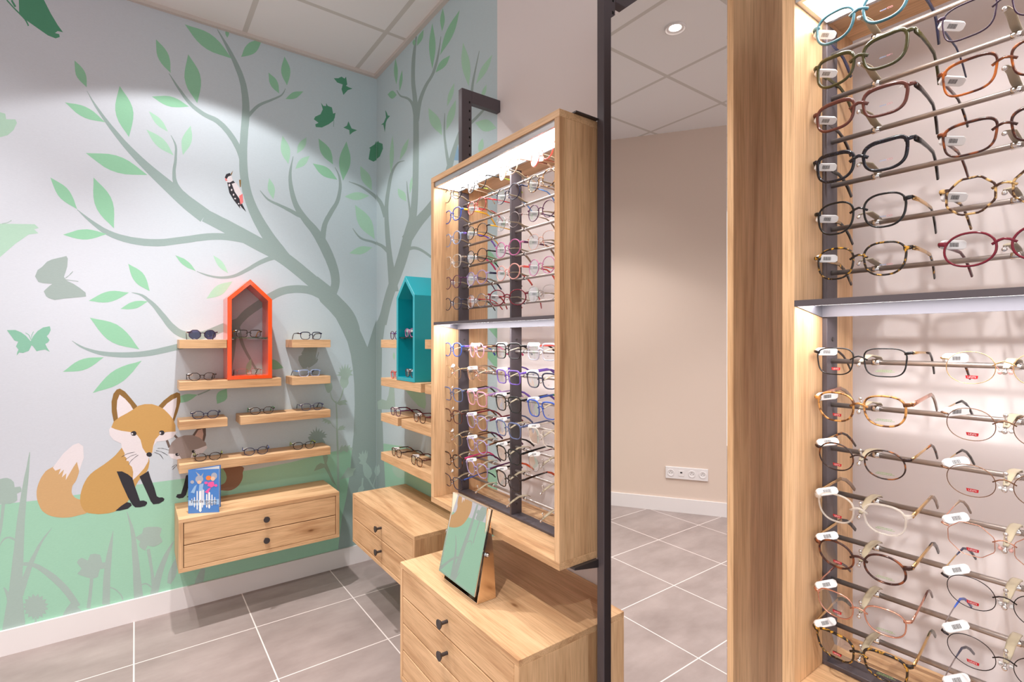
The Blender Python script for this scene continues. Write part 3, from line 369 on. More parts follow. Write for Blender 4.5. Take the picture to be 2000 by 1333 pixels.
B leaf 3 p 2646,2839 2656,2830 2666,2821 2674,2812 2681,2802 2685,2790 2686,2777 2684,2763 2682,2749 2679,2734 2670,2743 2660,2752 2651,2761 2645,2772 2641,2783 2640,2796 2641,2810 2644,2824
B leaf 3 p 2850,2782 2836,2769 2822,2756 2808,2745 2794,2736 2779,2730 2764,2727 2749,2726 2734,2727 2719,2728 2732,2740 2745,2753 2758,2764 2772,2773 2787,2779 2802,2782 2818,2783 2834,2782
B leaf 3 p 2180,2939 2187,2930 2195,2922 2202,2913 2206,2902 2207,2890 2204,2876 2199,2860 2193,2844 2187,2829 2180,2838 2172,2846 2165,2856 2161,2866 2161,2878 2163,2892 2168,2907 2174,2923
B leaf 3 p 2020,2847 2049,2841 2080,2835 2108,2828 2134,2817 2155,2804 2172,2787 2186,2767 2197,2745 2208,2724 2176,2732 2144,2739 2114,2747 2089,2758 2069,2771 2053,2788 2041,2807 2031,2827
B leaf 3 p 2288,2921 2298,2901 2309,2880 2318,2859 2323,2835 2323,2809 2318,2781 2309,2751 2298,2721 2288,2691 2278,2712 2268,2733 2259,2754 2254,2778 2254,2803 2259,2831 2268,2860 2278,2891
B leaf 3 p 2109,2679 2131,2683 2154,2687 2176,2691 2196,2691 2212,2689 2225,2684 2236,2677 2245,2668 2254,2659 2230,2655 2205,2651 2183,2648 2163,2648 2147,2650 2135,2655 2125,2663 2117,2671
B leaf 3 p 2383,2934 2399,2934 2415,2933 2430,2932 2442,2929 2450,2924 2456,2916 2459,2907 2460,2896 2461,2886 2445,2887 2428,2887 2414,2889 2402,2892 2393,2897 2388,2905 2386,2914 2385,2924
B leaf 3 p 2496,2938 2501,2937 2507,2935 2511,2934 2514,2931 2514,2927 2511,2922 2507,2915 2501,2909 2496,2902 2490,2904 2484,2905 2480,2907 2477,2910 2477,2914 2480,2919 2484,2925 2490,2931
B leaf_light 3 p 1991,2684 1996,2664 2002,2643 2006,2622 2005,2599 1999,2575 1989,2549 1974,2521 1958,2493 1942,2466 1937,2486 1931,2506 1928,2527 1929,2549 1934,2573 1944,2599 1958,2626 1975,2655
B leaf_light 3 p 1755,2523 1775,2520 1795,2516 1814,2512 1831,2507 1845,2499 1857,2488 1866,2476 1874,2463 1883,2451 1862,2455 1841,2458 1821,2463 1804,2469 1790,2477 1779,2487 1770,2498 1763,2511
B leaf_light 3 p 2069,2533 2083,2527 2097,2521 2109,2515 2120,2507 2128,2498 2133,2487 2135,2474 2136,2461 2138,2448 2124,2455 2110,2461 2097,2468 2087,2476 2079,2485 2074,2496 2072,2508 2071,2520
B leaf_light 3 p 2330,2512 2328,2493 2327,2474 2322,2454 2313,2434 2297,2413 2274,2392 2247,2370 2217,2349 2189,2328 2191,2346 2192,2365 2196,2384 2205,2403 2220,2423 2242,2444 2269,2466 2299,2489
B leaf_light 3 p 2055,2449 2074,2442 2093,2434 2111,2426 2125,2416 2136,2403 2142,2388 2144,2372 2145,2354 2146,2337 2126,2345 2106,2353 2088,2362 2074,2372 2064,2384 2059,2399 2056,2415 2056,2432
B leaf_light 3 p 2778,2518 2789,2497 2801,2476 2811,2455 2817,2432 2820,2408 2818,2382 2813,2356 2806,2329 2800,2302 2788,2324 2777,2345 2767,2367 2760,2390 2758,2413 2760,2438 2764,2465 2771,2491
B leaf_light 3 p 2560,2432 2580,2427 2602,2421 2622,2415 2639,2408 2653,2398 2662,2387 2669,2374 2674,2360 2679,2346 2657,2352 2635,2358 2615,2364 2598,2372 2585,2382 2576,2393 2569,2405 2565,2419
B leaf_light 3 p 2705,2194 2704,2182 2703,2171 2699,2159 2692,2148 2679,2136 2661,2126 2639,2115 2614,2105 2591,2095 2593,2107 2594,2118 2597,2129 2604,2140 2617,2151 2634,2162 2656,2172 2681,2183
B leaf_light 3 p 2519,2213 2528,2205 2537,2198 2544,2190 2550,2181 2553,2171 2554,2161 2553,2150 2550,2138 2547,2127 2539,2135 2530,2143 2522,2151 2516,2160 2513,2170 2513,2180 2514,2191 2517,2202
B leaf_light 3 p 1800,2417 1808,2414 1817,2411 1825,2408 1831,2403 1836,2398 1839,2391 1840,2383 1840,2375 1840,2367 1831,2371 1822,2374 1815,2377 1808,2382 1804,2387 1801,2394 1800,2401 1800,2409
B leaf_light 3 p 1889,2285 1873,2270 1858,2254 1842,2240 1825,2228 1806,2220 1787,2214 1766,2211 1745,2209 1724,2207 1739,2221 1753,2236 1768,2250 1784,2261 1802,2270 1822,2276 1844,2280 1866,2283
B leaf_light 3 p 1829,2199 1838,2196 1848,2192 1856,2188 1861,2182 1864,2176 1864,2168 1862,2159 1858,2150 1855,2141 1846,2145 1837,2149 1829,2153 1823,2159 1821,2165 1821,2173 1823,2181 1826,2190
B blue 3 p 2038,2237 2073,2174 2017,2156
A dark 3 p 935,2868 961,2876 980,2891 998,2885 1007,2899 1014,2855 1006,2845 1023,2841 1046,2840 1017,2822 991,2786 980,2817 987,2847 955,2849
A dark 3 p 862,2705 875,2690 891,2693 891,2711 900,2697 924,2694 931,2660 945,2668 940,2637 931,2617 905,2591 867,2563 833,2557 830,2572 848,2585 822,2599 830,2616 859,2637 872,2669
A dark 3 s 934,2624 936,2624 934,2612 936,2613 933,2596 935,2597 933,2584 935,2585
A dark 3 p 991,2593 1012,2610 1021,2638 1032,2615 1040,2600 1073,2598 1046,2578 1029,2559 1026,2587
B dark 3 p 2884,2703 2861,2678 2847,2657 2813,2642 2856,2637 2876,2624 2890,2572 2913,2625 2949,2637 2908,2635 2873,2655
A dark 3 p 1144,2438 1155,2505 1147,2507 1183,2538 1194,2563 1194,2555 1194,2444 1175,2430
B dark 3 p 3019,2550 2991,2554 2985,2542 2925,2514 2919,2483 2967,2451 3019,2450
A white 4 p 380,2177 391,2193 402,2204 406,2196 409,2183 412,2175 416,2169 422,2167 429,2161 441,2142 452,2120 457,2103 457,2090 450,2085 438,2087 423,2097 407,2112 396,2130 387,2149 381,2164
A black 5 p 375,2181 382,2200 398,2209 405,2198 391,2189 382,2170
A ear 5 p 402,2205 413,2225 406,2198
A pink 6 p 376,2180 382,2176 388,2166 378,2165
A black 5 p 386,2158 398,2159 414,2172 423,2163 407,2154 421,2114 447,2076 475,2017 457,2034 445,2048 447,2030 435,2046 416,2071 396,2105
A pink 6 p 441,2096 458,2111 461,2065 448,2052
A white 6 p 401,2146 399,2140 396,2137 393,2139 392,2144 393,2150 396,2153 399,2151
A white 6 p 410,2123 409,2118 407,2116 404,2117 403,2121 404,2126 407,2128 409,2127
A white 6 p 419,2099 418,2095 416,2092 413,2094 412,2098 413,2102 416,2104 418,2103
A white 6 p 427,2080 426,2077 423,2075 420,2076 418,2079 420,2082 423,2083 426,2083
A white 6 p 443,2055 442,2052 439,2051 437,2052 435,2054 437,2057 439,2059 442,2058
A white 6 p 451,2040 450,2037 448,2036 446,2037 445,2040 446,2043 448,2044 450,2043
A ear 5 p 441,2181 450,2184 450,2145 445,2144
A butter 3 p -350,1613 -342,1641 -327,1657 -311,1681 -295,1692 -276,1700 -263,1705 -247,1712 -242,1701 -244,1664 -251,1634 -255,1618 -246,1602 -224,1590 -201,1572 -181,1552 -179,1534 -211,1528 -254,1521 -286,1513 -305,1520 -314,1528 -322,1550 -314,1561 -303,1575 -294,1584 -324,1585 -339,1589
A butter 3 s -250,1611 -251,1614 -246,1614 -248,1617 -242,1619 -243,1622 -237,1625 -238,1627 -232,1631 -234,1634 -227,1638 -229,1641 -224,1643 -225,1646
A butter 3 s -249,1604 -249,1607 -244,1603 -244,1607 -236,1603 -236,1606 -228,1602 -228,1605 -220,1601 -220,1604 -212,1600 -211,1603 -206,1599 -206,1602
A mid 3 p -438,1378 -412,1379 -394,1369 -379,1354 -364,1331 -355,1354 -342,1375 -324,1391 -302,1397 -299,1380 -305,1363 -312,1353 -303,1336 -308,1325 -317,1319 -311,1302 -302,1284 -317,1294 -333,1291 -345,1287 -356,1308 -361,1313 -370,1289 -388,1280 -400,1282 -408,1269 -406,1284 -402,1295 -410,1309 -403,1329 -415,1334 -423,1350
A mid 3 s -363,1338 -365,1337 -364,1344 -366,1343 -366,1352 -368,1351 -369,1359 -371,1358 -373,1363 -374,1361 -377,1366 -378,1364 -380,1368 -381,1366
A mid 3 s -361,1338 -363,1338 -361,1343 -362,1343 -360,1351 -362,1351 -359,1358 -361,1359 -357,1364 -359,1365 -355,1369 -357,1370 -354,1373 -355,1374
A butter 3 p 768,1309 767,1283 754,1261 758,1253 740,1244 738,1223 748,1197 762,1175 781,1177 789,1185 794,1177 817,1190 840,1209 846,1225 844,1231 834,1225 833,1238 842,1291 843,1309
A butter 3 s 838,1228 834,1230 840,1233 836,1235 843,1239 840,1241 846,1246 842,1248 848,1253 844,1255 850,1261 846,1262 851,1266 847,1267
A plant2 3 p 883,1091 881,1083 883,1073 885,1064 888,1055 891,1046 894,1039 897,1033 901,1030 905,1028 909,1029 914,1033 918,1037 922,1043 925,1050 927,1057 927,1066 925,1076 923,1084 920,1089 917,1092 912,1094 902,1094 891,1094
A plant2 3 p 947,1130 969,1136 958,1148 974,1147 967,1177 981,1161 981,1190 993,1165 1001,1196 1007,1166 1019,1196 1021,1165 1035,1179 1029,1157 1048,1158 1033,1138 1051,1126 1029,1124 1020,1107 1022,1079 1008,1055 990,1049 975,1068 969,1095 978,1122
A plant2 2 s 988,1054 996,1053 987,1048 994,1046 985,1039 992,1037 983,1028 990,1026 980,1019 987,1016 977,1010 984,1007 974,1002 981,999 971,994 977,990 967,987 973,983 963,980 969,976 958,974 964,969 954,969 960,964 951,966 957,960
A plant2 2 s 910,1044 913,1045 912,1035 915,1035 915,1021 919,1021 918,1006 923,1007 922,993 927,995 928,984 933,987 934,976 939,980 941,970 945,975 945,966 949,971
A plant2 2 s 945,978 951,978 945,966 952,966 946,949 953,949 947,931 954,930 948,915 955,914 948,903 956,903 948,894 956,893 948,884 957,883 948,870 957,869 948,851 958,850 949,829 958,828 949,805 958,804 949,779 959,779 950,753 960,753 951,726 961,725 952,697 963,696 952,666 964,665 953,632 965,631 953,595 966,593 953,558 967,557 954,527 967,525 954,499 968,497 954,475 968,473 954,455 968,453 955,441 968,439
A plant2 3 p 951,963 974,978 1003,982 1017,970 1001,966 1015,950 992,954 969,951
A plant2 3 p 956,806 969,827 992,832 990,823 1005,823 994,813 1001,806 974,805
A plant2 3 p 954,808 929,833 914,866 898,874 885,880 868,884 877,874 866,864 885,866 881,854 901,859 898,848 918,850
A trunk 3 p 789,784 806,790 791,801 810,800 802,818 819,807 817,827 830,810 836,843 842,811 853,830 854,807 872,819 866,799 885,807 878,792 899,790 883,782 896,771 870,771 883,747 888,729 800,761
A plantd 3 p 822,586 838,616 859,628 883,618 872,664 864,683 894,679 903,655 894,621 912,574 934,519 951,478 925,509 898,567 881,598 851,592
A plant2 3 p 965,685 974,704 985,717 987,703 1006,715 1008,703 1031,712 1029,698 1048,688 1042,675 1019,681 1015,667 992,682 974,671
A plant2 3 p 969,513 983,531 1001,556 1019,580 1042,568 1068,568 1052,548 1047,526 1019,516 992,518
A plantl 4 p 1080,631 1089,635 1084,658 1099,645 1108,669 1115,643 1127,671 1132,643 1139,665 1138,628 1127,594 1142,576 1161,550 1167,521 1156,497 1137,490 1118,514 1110,543 1108,581 1084,594 1096,606
A plantl 4 s 1137,493 1146,496 1140,486 1150,489 1145,476 1154,479 1151,465 1160,468 1157,454 1165,458 1163,444 1171,448 1170,433 1178,437 1177,423 1185,428 1181,417 1189,421
A plantl 4 p 1185,551 1193,569 1194,553 1194,571 1194,551 1194,522 1194,501 1190,503 1180,528
B plantl 4 p 3019,544 3019,567 3008,557 2983,580 2971,564 2965,537 2995,507 3019,500 3019,518
A plantl 4 s 1191,503 1194,502 1188,497 1192,495 1185,488 1189,486 1181,477 1185,475 1178,468 1183,466 1175,459 1180,457 1173,450 1179,448 1171,442 1177,440 1170,436 1176,434
B plantl 4 s 3019,500 3019,501 3019,492 3019,493 3019,480 3019,481 3019,467 3019,468 3019,455 3019,457 3019,444 3019,446 3019,433 3019,435 3019,424 3019,426 3019,417 3019,419
A plantl 4 p 1075,420 1084,446 1099,457 1103,503 1113,501 1110,455 1118,435 1103,415
B plant2 3 p 3008,958 2935,980 2865,977 2837,1011 2820,1062 2754,1067 2743,969 2733,941 2995,913
B leaf_light 3 p 2619,1068 2532,1025 2439,989 2369,981 2356,1009 2369,1079 2457,1088
B leaf_light 3 p 2760,1269 2763,1263 2767,1258 2771,1252 2772,1247 2771,1241 2769,1236 2764,1231 2759,1226 2754,1221 2750,1226 2746,1232 2743,1237 2742,1243 2742,1248 2745,1253 2749,1259 2755,1264
B pale 3 p 2787,601 2766,614 2733,625 2690,634 2650,637 2623,629 2609,615 2612,594 2629,573 2668,563 2712,559 2742,564 2765,574 2783,587
B leaf 3 p 1792,1389 1720,1387 1720,1341 1743,1356
B leaf 3 p 1820,1280 1743,1229 1720,1225 1720,1283 1762,1303
B leaf 3 p 2011,1907 2005,1890 2000,1873 1992,1857 1981,1840 1967,1825 1948,1810 1926,1796 1903,1783 1881,1770 1886,1786 1891,1802 1898,1818 1908,1833 1923,1848 1941,1863 1963,1878 1987,1892
B leaf 3 p 1881,1747 1868,1731 1856,1714 1842,1699 1826,1684 1806,1672 1783,1662 1758,1653 1731,1646 1720,1638 1720,1653 1728,1669 1741,1683 1756,1697 1775,1709 1798,1720 1824,1729 1852,1738
B leaf 3 p 2258,1753 2250,1737 2243,1721 2234,1706 2221,1692 2203,1679 2182,1667 2157,1656 2130,1646 2105,1636 2112,1651 2119,1666 2127,1681 2140,1695 2156,1708 2177,1719 2203,1731 2230,1742
A plant 2 s -368,850 -366,850 -370,837 -366,835 -373,817 -367,815 -376,794 -368,792 -379,774 -369,770 -382,757 -370,753 -385,741 -371,736 -387,724 -372,718 -390,702 -374,696 -394,674 -376,667 -398,641 -378,634 -402,607 -380,599 -406,573 -382,565 -409,539 -383,531 -412,506 -384,497 -414,471 -385,462 -417,436 -386,425 -421,396 -387,384 -424,355 -389,342 -428,314 -390,300 -431,276 -390,260 -435,240 -389,223 -440,207 -386,187 -444,177 -384,154 -447,150 -382,125 -450,127 -381,100 -452,107 -379,100 -454,100 -378,100 -455,100 -378,100
A plant 3 p -476,747 -469,754 -459,748 -447,750 -436,749 -425,741 -417,729 -415,716 -414,706 -405,706 -397,706 -393,696 -393,684 -400,681 -407,677 -406,663 -406,649 -414,642 -427,638 -443,640 -459,643 -470,641 -476,650 -478,699
A plant 2 s -454,647 -443,643 -454,632 -444,629 -456,612 -446,608 -457,588 -448,585 -459,567 -450,563 -461,545 -452,541 -464,523 -456,518 -467,502 -459,498 -469,488 -461,484
A plant 2 s -458,467 -460,470 -456,472 -458,474 -453,477 -456,481 -449,483 -452,488 -446,487 -449,493 -442,490 -445,496 -438,491 -440,499 -434,492 -435,499 -430,490 -429,498 -425,486 -422,494 -418,480 -415,487 -412,473 -409,481 -408,468 -404,476
A plant 2 s -296,506 -295,505 -302,498 -300,496 -312,486 -308,482 -322,472 -317,467 -331,457 -325,451 -340,442 -332,434 -348,425 -338,416 -355,408 -345,398 -363,391 -350,380 -369,376 -355,365 -374,362 -359,350 -379,347 -363,335 -384,331 -367,318 -391,309 -373,296 -397,284 -378,271 -403,262 -384,248 -407,246 -387,232
A plant 2 s -391,364 -391,379 -384,362 -384,377 -375,359 -374,375 -364,354 -362,370 -354,347 -349,363 -343,336 -336,353 -332,323 -323,340 -320,307 -309,325 -308,290 -295,309 -296,273 -281,292 -284,254 -268,272 -271,234 -254,251 -260,214 -241,229 -248,191 -229,204 -236,165 -216,177 -225,142 -206,153 -217,126 -199,136
A plant 3 p -211,331 -205,343 -195,349 -183,339 -173,330 -169,343 -164,356 -147,355 -130,346 -125,327 -122,308 -112,306 -103,305 -101,291 -105,277 -118,279 -130,279 -134,263 -137,246 -150,243 -164,247 -178,255 -191,265 -203,273 -210,281 -202,289 -195,299 -203,315
A plant 2 s -165,254 -153,250 -166,241 -154,236 -167,222 -155,217 -169,201 -157,196 -170,182 -158,176 -172,163 -160,157 -175,143 -162,137 -176,126 -163,120 -178,114 -164,108
A plant 2 s -82,446 -81,445 -86,431 -82,429 -91,409 -83,405 -97,384 -84,378 -102,358 -86,351 -107,332 -87,324 -111,305 -89,296 -114,276 -91,267 -117,246 -92,237 -119,211 -93,202 -120,173 -93,164 -121,138 -94,129 -122,114 -94,104
A plant 2 s -32,525 -30,525 -29,508 -25,509 -25,483 -18,485 -20,455 -9,456 -17,425 -2,425 -14,395 3,393 -13,362 7,359 -12,326 11,323 -10,287 15,283 -8,240 19,235 -7,186 24,181 -5,137 29,130 -4,102 32,100
A plant 3 p 1,395 13,402 27,409 30,423 33,434 51,435 73,431 92,426 105,416 102,401 97,383 104,365 108,350 92,339 73,334 59,340 48,346 44,334 39,324 25,336 14,354 17,364 20,373 9,384
A plant 2 s 45,328 58,328 47,310 60,310 51,284 64,283 55,253 67,253 59,223 71,222 62,191 75,189 64,155 79,153 67,123 82,120 68,100 85,100
A plant 2 s 153,342 155,340 147,335 152,331 139,325 147,318 130,312 141,302 121,296 135,285 112,279 129,266 103,258 122,244 94,236 115,221 85,213 109,197 77,185 103,170 69,155 97,139 63,128 91,110 58,109 87,100
A plant 2 s 165,263 167,262 159,251 167,247 150,234 168,225 142,216 168,201 135,200 165,181 131,184 160,165 129,168 153,151 128,154 146,141 127,143 142,133
A plant 3 p -316,165 -307,151 -319,149 -313,132 -326,137 -325,120 -336,130 -340,116 -348,131 -357,121 -361,138 -372,135 -371,151 -383,154 -378,167 -389,176 -380,184 -389,198 -378,200 -383,217 -371,212 -372,229 -361,218 -357,233 -348,218 -340,228 -336,211 -325,215 -326,198 -313,196 -319,182 -307,173
A plant 2 s -351,125 -345,124 -351,115 -345,113 -351,100 -344,100 -350,100 -343,100 -350,100 -343,100
A plant 3 p -260,109 -247,135 -231,157 -211,132 -195,109 -198,100
A plant 3 s -103,190 -102,194 -96,184 -94,189 -85,177 -84,181 -75,168 -73,172 -68,158 -65,161 -60,147 -57,149 -55,136 -51,138 -51,127 -47,128 -49,118 -45,119 -48,112 -44,112
A plant 3 s 21,158 19,165 27,160 25,166 35,162 33,168 42,161 43,167 49,155 52,159 57,145 61,149 63,137 67,141
A plant 2 s 273,180 288,170 268,171 287,159 261,159 285,143 254,145 283,126 248,131 280,110 244,117 275,100 240,100 269,100 237,100 263,100 235,100 259,100
A plant 2 s -449,286 -446,287 -446,276 -441,279 -443,263 -435,267 -440,247 -427,251 -438,232 -421,233 -438,213 -417,210 -438,190 -413,185 -438,168 -411,161 -438,152 -409,145
A foxl 3 p -211,786 -205,775 -203,761 -203,746 -205,732 -209,717 -213,704 -217,695 -222,688 -226,681 -228,671 -229,661 -229,651 -227,642 -223,634 -218,626 -210,619 -200,613 -191,603 -183,587 -176,568 -174,554 -178,547 -187,545 -198,544 -212,542 -228,540 -244,541 -262,544 -280,550 -295,557 -308,566 -318,576 -327,588 -333,602 -338,618 -342,633 -344,647 -345,661 -345,676 -343,692 -339,709 -334,724 -329,737 -322,749 -316,759 -309,765 -301,770 -292,775 -282,785 -270,795 -257,801 -241,801 -224,795
A white 4 p -292,772 -257,830 -224,864 -205,870 -189,853 -187,801 -203,742 -211,786 -224,762 -249,710 -247,740 -262,724 -255,758 -273,738 -266,763 -284,757
A fox 4 p -39,839 -43,839 -45,838 -48,833 -55,823 -64,810 -74,797 -87,784 -101,772 -116,760 -133,748 -150,736 -164,723 -175,708 -183,692 -190,674 -195,655 -199,634 -200,615 -199,599 -196,583 -191,570 -186,560 -180,552 -170,546 -154,540 -135,534 -116,532 -99,531 -82,533 -67,537 -55,543 -45,552 -35,562 -26,575 -18,591 -10,607 -2,626 4,645 13,663 24,677 36,690 46,704 52,720 55,737 56,753 54,767 50,779 42,792 29,807 13,823 -2,835 -16,839 -29,840
A white 5 p -90,931 -97,920 -95,894 -81,870 -53,850 -50,829 -39,801 -41,790 -32,778 -33,765 -24,763 -22,747 -12,734 -7,709 -9,670 13,692 35,719 51,750 55,783 69,789 73,822 85,842 122,843 150,854 168,882 150,888 66,873 13,893 -49,912
A ear 5 p -68,957 -80,956 -87,1000 -88,1049 -81,1085 -69,1104 -57,1108 -38,1093 -14,1057 9,1020 -3,1007 -31,979
A white 6 p -64,966 -69,1015 -67,1053 -58,1080 -38,1059 -18,1030 -7,1006 -31,974
A ear 5 p 89,1011 113,1040 141,1065 167,1077 180,1070 182,1030 170,979 155,932 134,959 113,984
A white 6 p 103,995 127,1025 150,1043 167,1051 164,1008 150,946 134,954
A fox 7 p -89,929 -80,955 -57,975 -31,990 -3,1009 13,1022 37,1028 66,1026 94,1013 115,996 136,969 151,945 161,914 161,883 122,885 96,874 79,853 71,825 67,792 57,785 42,793 29,819 21,859 8,883 -18,900 -51,909 -74,919
A black 8 p 6,890 5,886 2,882 -2,880 -7,881 -12,883 -15,888 -16,893 -15,898 -12,901 -7,903 -2,903 2,900 5,896
A white 9 p -7,890 -8,887 -10,886 -13,888 -14,891 -13,894 -10,895 -8,893
A black 8 p 116,882 115,877 112,873 107,871 102,872 98,875 95,879 94,884 95,889 98,893 102,895 107,894 112,892 115,887
A white 9 p 103,882 102,879 99,878 96,879 95,882 96,886 99,887 102,885
A black 8 p 66,782 65,777 62,774 58,772 53,773 48,776 45,780 44,785 45,790 48,793 53,795 58,794 62,791 65,787
A black 9 s -51,785 -51,787 -44,789 -45,791 -36,794 -36,796 -27,798 -27,800 -17,800 -18,802 -8,801 -8,803 -1,802 -1,803
A black 9 s -36,770 -37,771 -32,774 -33,775 -25,779 -26,780 -18,784 -19,785 -10,787 -10,789 0,790 -1,791 6,791 6,793
A black 9 s -24,745 -25,746 -21,751 -22,752 -17,759 -18,760 -11,766 -12,768 -3,774 -4,775 6,781 5,783 13,786 12,788
A black 9 s 87,809 87,810 92,808 92,810 100,808 100,809 108,806 108,808 118,802 118,803 128,797 129,798 136,793 136,794
A black 9 s 82,798 83,800 88,796 88,798 95,794 95,795 103,790 104,791 112,783 113,785 122,775 122,777 129,769 129,771
A black 9 s 75,791 76,792 82,787 82,789 91,782 91,784 98,776 99,778 103,768 105,769 108,759 109,760 111,753 112,753
A black 8 p -69,721 -49,718 -27,701 -10,681 -1,642 13,590 19,567 33,566 46,557 47,548 39,538 19,536 1,539 -10,553 -27,592 -49,656
A black 8 p 17,683 52,705 60,671 76,618 85,577 94,569 108,567 116,558 113,549 94,539 71,540 61,557 44,607
A black 8 p -74,537 -53,556 -31,570 -16,563 -12,551 -27,538 -57,535
A white 3 p 131,778 143,754 169,742 193,730 223,726 247,740 280,765 297,786 291,801 237,793 169,779
A fox2d 4 p 230,854 250,885 265,895 290,890 291,851 283,816 262,831
A fox2p 5 p 241,851 257,880 275,885 280,858 275,824 257,838
A fox2d 4 p 150,867 159,870 176,847 168,842
A fox2d 4 p 120,846 129,849 141,811 132,805
A fox2 6 p 132,778 134,801 145,830 167,851 198,860 232,858 262,842 290,813 293,798 257,786 237,782 228,760 223,729 191,733 180,758 160,773
A black 8 p 176,767 176,764 173,762 170,761 166,761 163,763 161,766 160,769 161,773 163,775 166,776 170,775 173,773 176,771
A white 9 p 174,769 174,767 172,766 170,767 170,769 170,771 172,772 174,771
A black 8 p 245,773 244,770 242,768 239,767 236,767 232,769 230,772 229,775 230,778 232,781 236,782 239,781 242,780 244,777
A white 9 p 244,775 243,773 241,772 240,773 239,775 240,777 241,778 243,777
A black 9 s 146,708 145,709 150,710 149,712 155,714 155,716 160,717 159,718 163,717 163,719 165,717 165,719 167,717 167,719
A black 9 s 149,696 148,697 152,699 151,701 156,704 155,706 160,708 159,710 163,711 163,712 166,712 165,714 168,713 167,714
A black 4 p 205,659 223,662 218,611 205,561 193,549 176,549 163,558 168,571 184,571 196,615
A black 4 p 208,549 223,564 232,562 227,546
A fox2b 3 p 356,682 384,681 426,675 457,667 465,657 462,645 458,633 459,623 459,614 458,605 454,593 448,581 440,570 430,561 418,554 405,550 390,550 374,553 361,557 352,558 346,559 342,562 339,571 339,582 342,590 347,591 354,588 361,587 367,589 373,592 378,598 381,605 383,613 384,622 382,631 380,641 376,651 366,663 354,675
A fox2l 3 p 330,686 342,692 356,682 367,668 376,651 381,636 384,622 382,609 378,598 371,590 361,587 344,583 330,592 326,639
'''
# ------------------------------------------------------------------ room (X towards the right wall, Y towards the mural wall, metres)
WA, WB, ZC, H = 3.02, 1.195, 2.96, 1.335
LX = -1.093
LD = Vector((-.5628, -.8266, 0)); LN = Vector((.8266, -.5628, 0))   # the slanting left wall: direction away from the corner, normal into the room
struct('floor', B(-5, WB+.15, -4.5, WA+.15, -.1, 0), FLOORM)
struct('ceiling', B(-5, WB+.15, -4.5, WA+.15, ZC, ZC+.1), CEILM)
mats_a = []; idx = {}
def mi(n):
    if n not in idx: idx[n] = len(mats_a); mats_a.append(PAPER[n])
    return idx[n]
mi('sky')
wa = B(LX-.12, WB, WA, WA+.12, 0, ZC)
wb = MB(); wb.box(WB, WB+.12, 1.72, WA+.12, 0, ZC)
plain_i = None
for ln, row in enumerate(MURAL.strip().split('\n')):
    w, mname, lay, kind, *pts = row.split(' ')
    q = [tuple(int(c)/1000 for c in p.split(',')) for p in pts]
    d = .00006*int(lay)+.000001*ln
    mb = wa if w == 'A' else wb; mb.k = mi(mname)
    vs = [(p[0], WA-d, p[1]) if w == 'A' else (WB-d, p[0], p[1]) for p in q]
    if kind == 'p': mb.add(vs, [tuple(range(len(vs)))])
    else: mb.add(vs, [(i, i+1, i+3, i+2) for i in range(0, len(vs)-2, 2)])
struct('wall_back', wa, mats_a)
wb.k = len(mats_a); wb.box(WB, WB+.12, -4.5, 1.72, 0, ZC)
struct('wall_right', wb, mats_a+[WALLB])
def lw(s, n, z): p = Vector((LX, WA, 0))+LD*s+LN*n; return (p.x, p.y, z)
def lbox(mb, s0, s1, n0, n1, z0, z1): return mb.add([lw(s, n, z) for s in (s0, s1) for n in (n0, n1) for z in (z0, z1)], [(0, 1, 3, 2), (4, 6, 7, 5), (0, 4, 5, 1), (2, 3, 7, 6), (0, 2, 6, 4), (1, 5, 7, 3)])
struct('wall_left', lbox(MB(), -.1, 4.2, -.12, 0, 0, ZC), WALLC)
o = struct('baseboard_back', B(LX, WB, WA-.013, WA, 0, .106), WHITE)
struct('baseboard_right', B(WB-.013, WB, -4.5, WA-.013, 0, .106), WHITE)
struct('baseboard_left', lbox(MB(), .0, 4.2, 0, .013, 0, .106), WHITE)
TRIM = pbr('ceiling_angle', (205, 196, 190), .7)
struct('trim_1', B(LX, WB, WA-.022, WA, ZC-.018, ZC), TRIM); struct('trim_2', B(WB-.022, WB, -4.5, WA-.022, ZC-.018, ZC), TRIM)

# ------------------------------------------------------------------ drawer cabinets
def cabinet(name, label, cat, loc, ax, u0, u1, f, bk, z0, z1, nd, knob, vertical_side):
    """ax 'x': front faces -Y (along X); ax 'y': front faces -X (along Y). u0..u1 length, f front plane, bk back plane"""
    t = thing(name, label, cat, loc, 'wall hung oak drawer cabinets')
    sg = 1
    def bx(ua, ub, da, db, za, zb): return B(ua, ub, da, db, za, zb) if ax == 'x' else B(da, db, ua, ub, za, zb)
    OL = OAKX if ax == 'x' else OAKY; T = .018
    part('top_panel', t, bx(u0, u1, f, bk, z1-T, z1), OL, .0008)
    part('bottom_panel', t, bx(u0, u1, f, bk, z0, z0+T), OL, .0008)
    part('side_panel', t, bx(u0, u0+T, f, bk, z0+T, z1-T), OAKZ, .0008); part('side_panel', t, bx(u1-T, u1, f, bk, z0+T, z1-T), OAKZ, .0008)
    part('back_panel', t, bx(u0+T, u1-T, bk-.008, bk, z0+T, z1-T), OL)
    h = (z1-z0-2*T)/nd
    for i in range(nd):
        zb = z1-T-(i+1)*h
        d = part('drawer', t, bx(u0+T+.0025, u1-T-.0025, f+.001, f+.25 if bk-f > .27 else bk-.02, zb+.0018, zb+h-.0018), OL, .0016)
        c = (knob, f, zb+h*.5+.004)
        k = MB()
        def pt(d): return (c[0], f-d, c[2]) if ax == 'x' else (f-d, c[0], c[2])
        k.cyl(pt(-.002), pt(.024), .0055, 12); k.cyl(pt(.022), pt(.028), .010, 20, .0145); k.cyl(pt(.028), pt(.0295), .0145, 20)
        part('knob', t, k, BLACKM, 0, d)
    return t
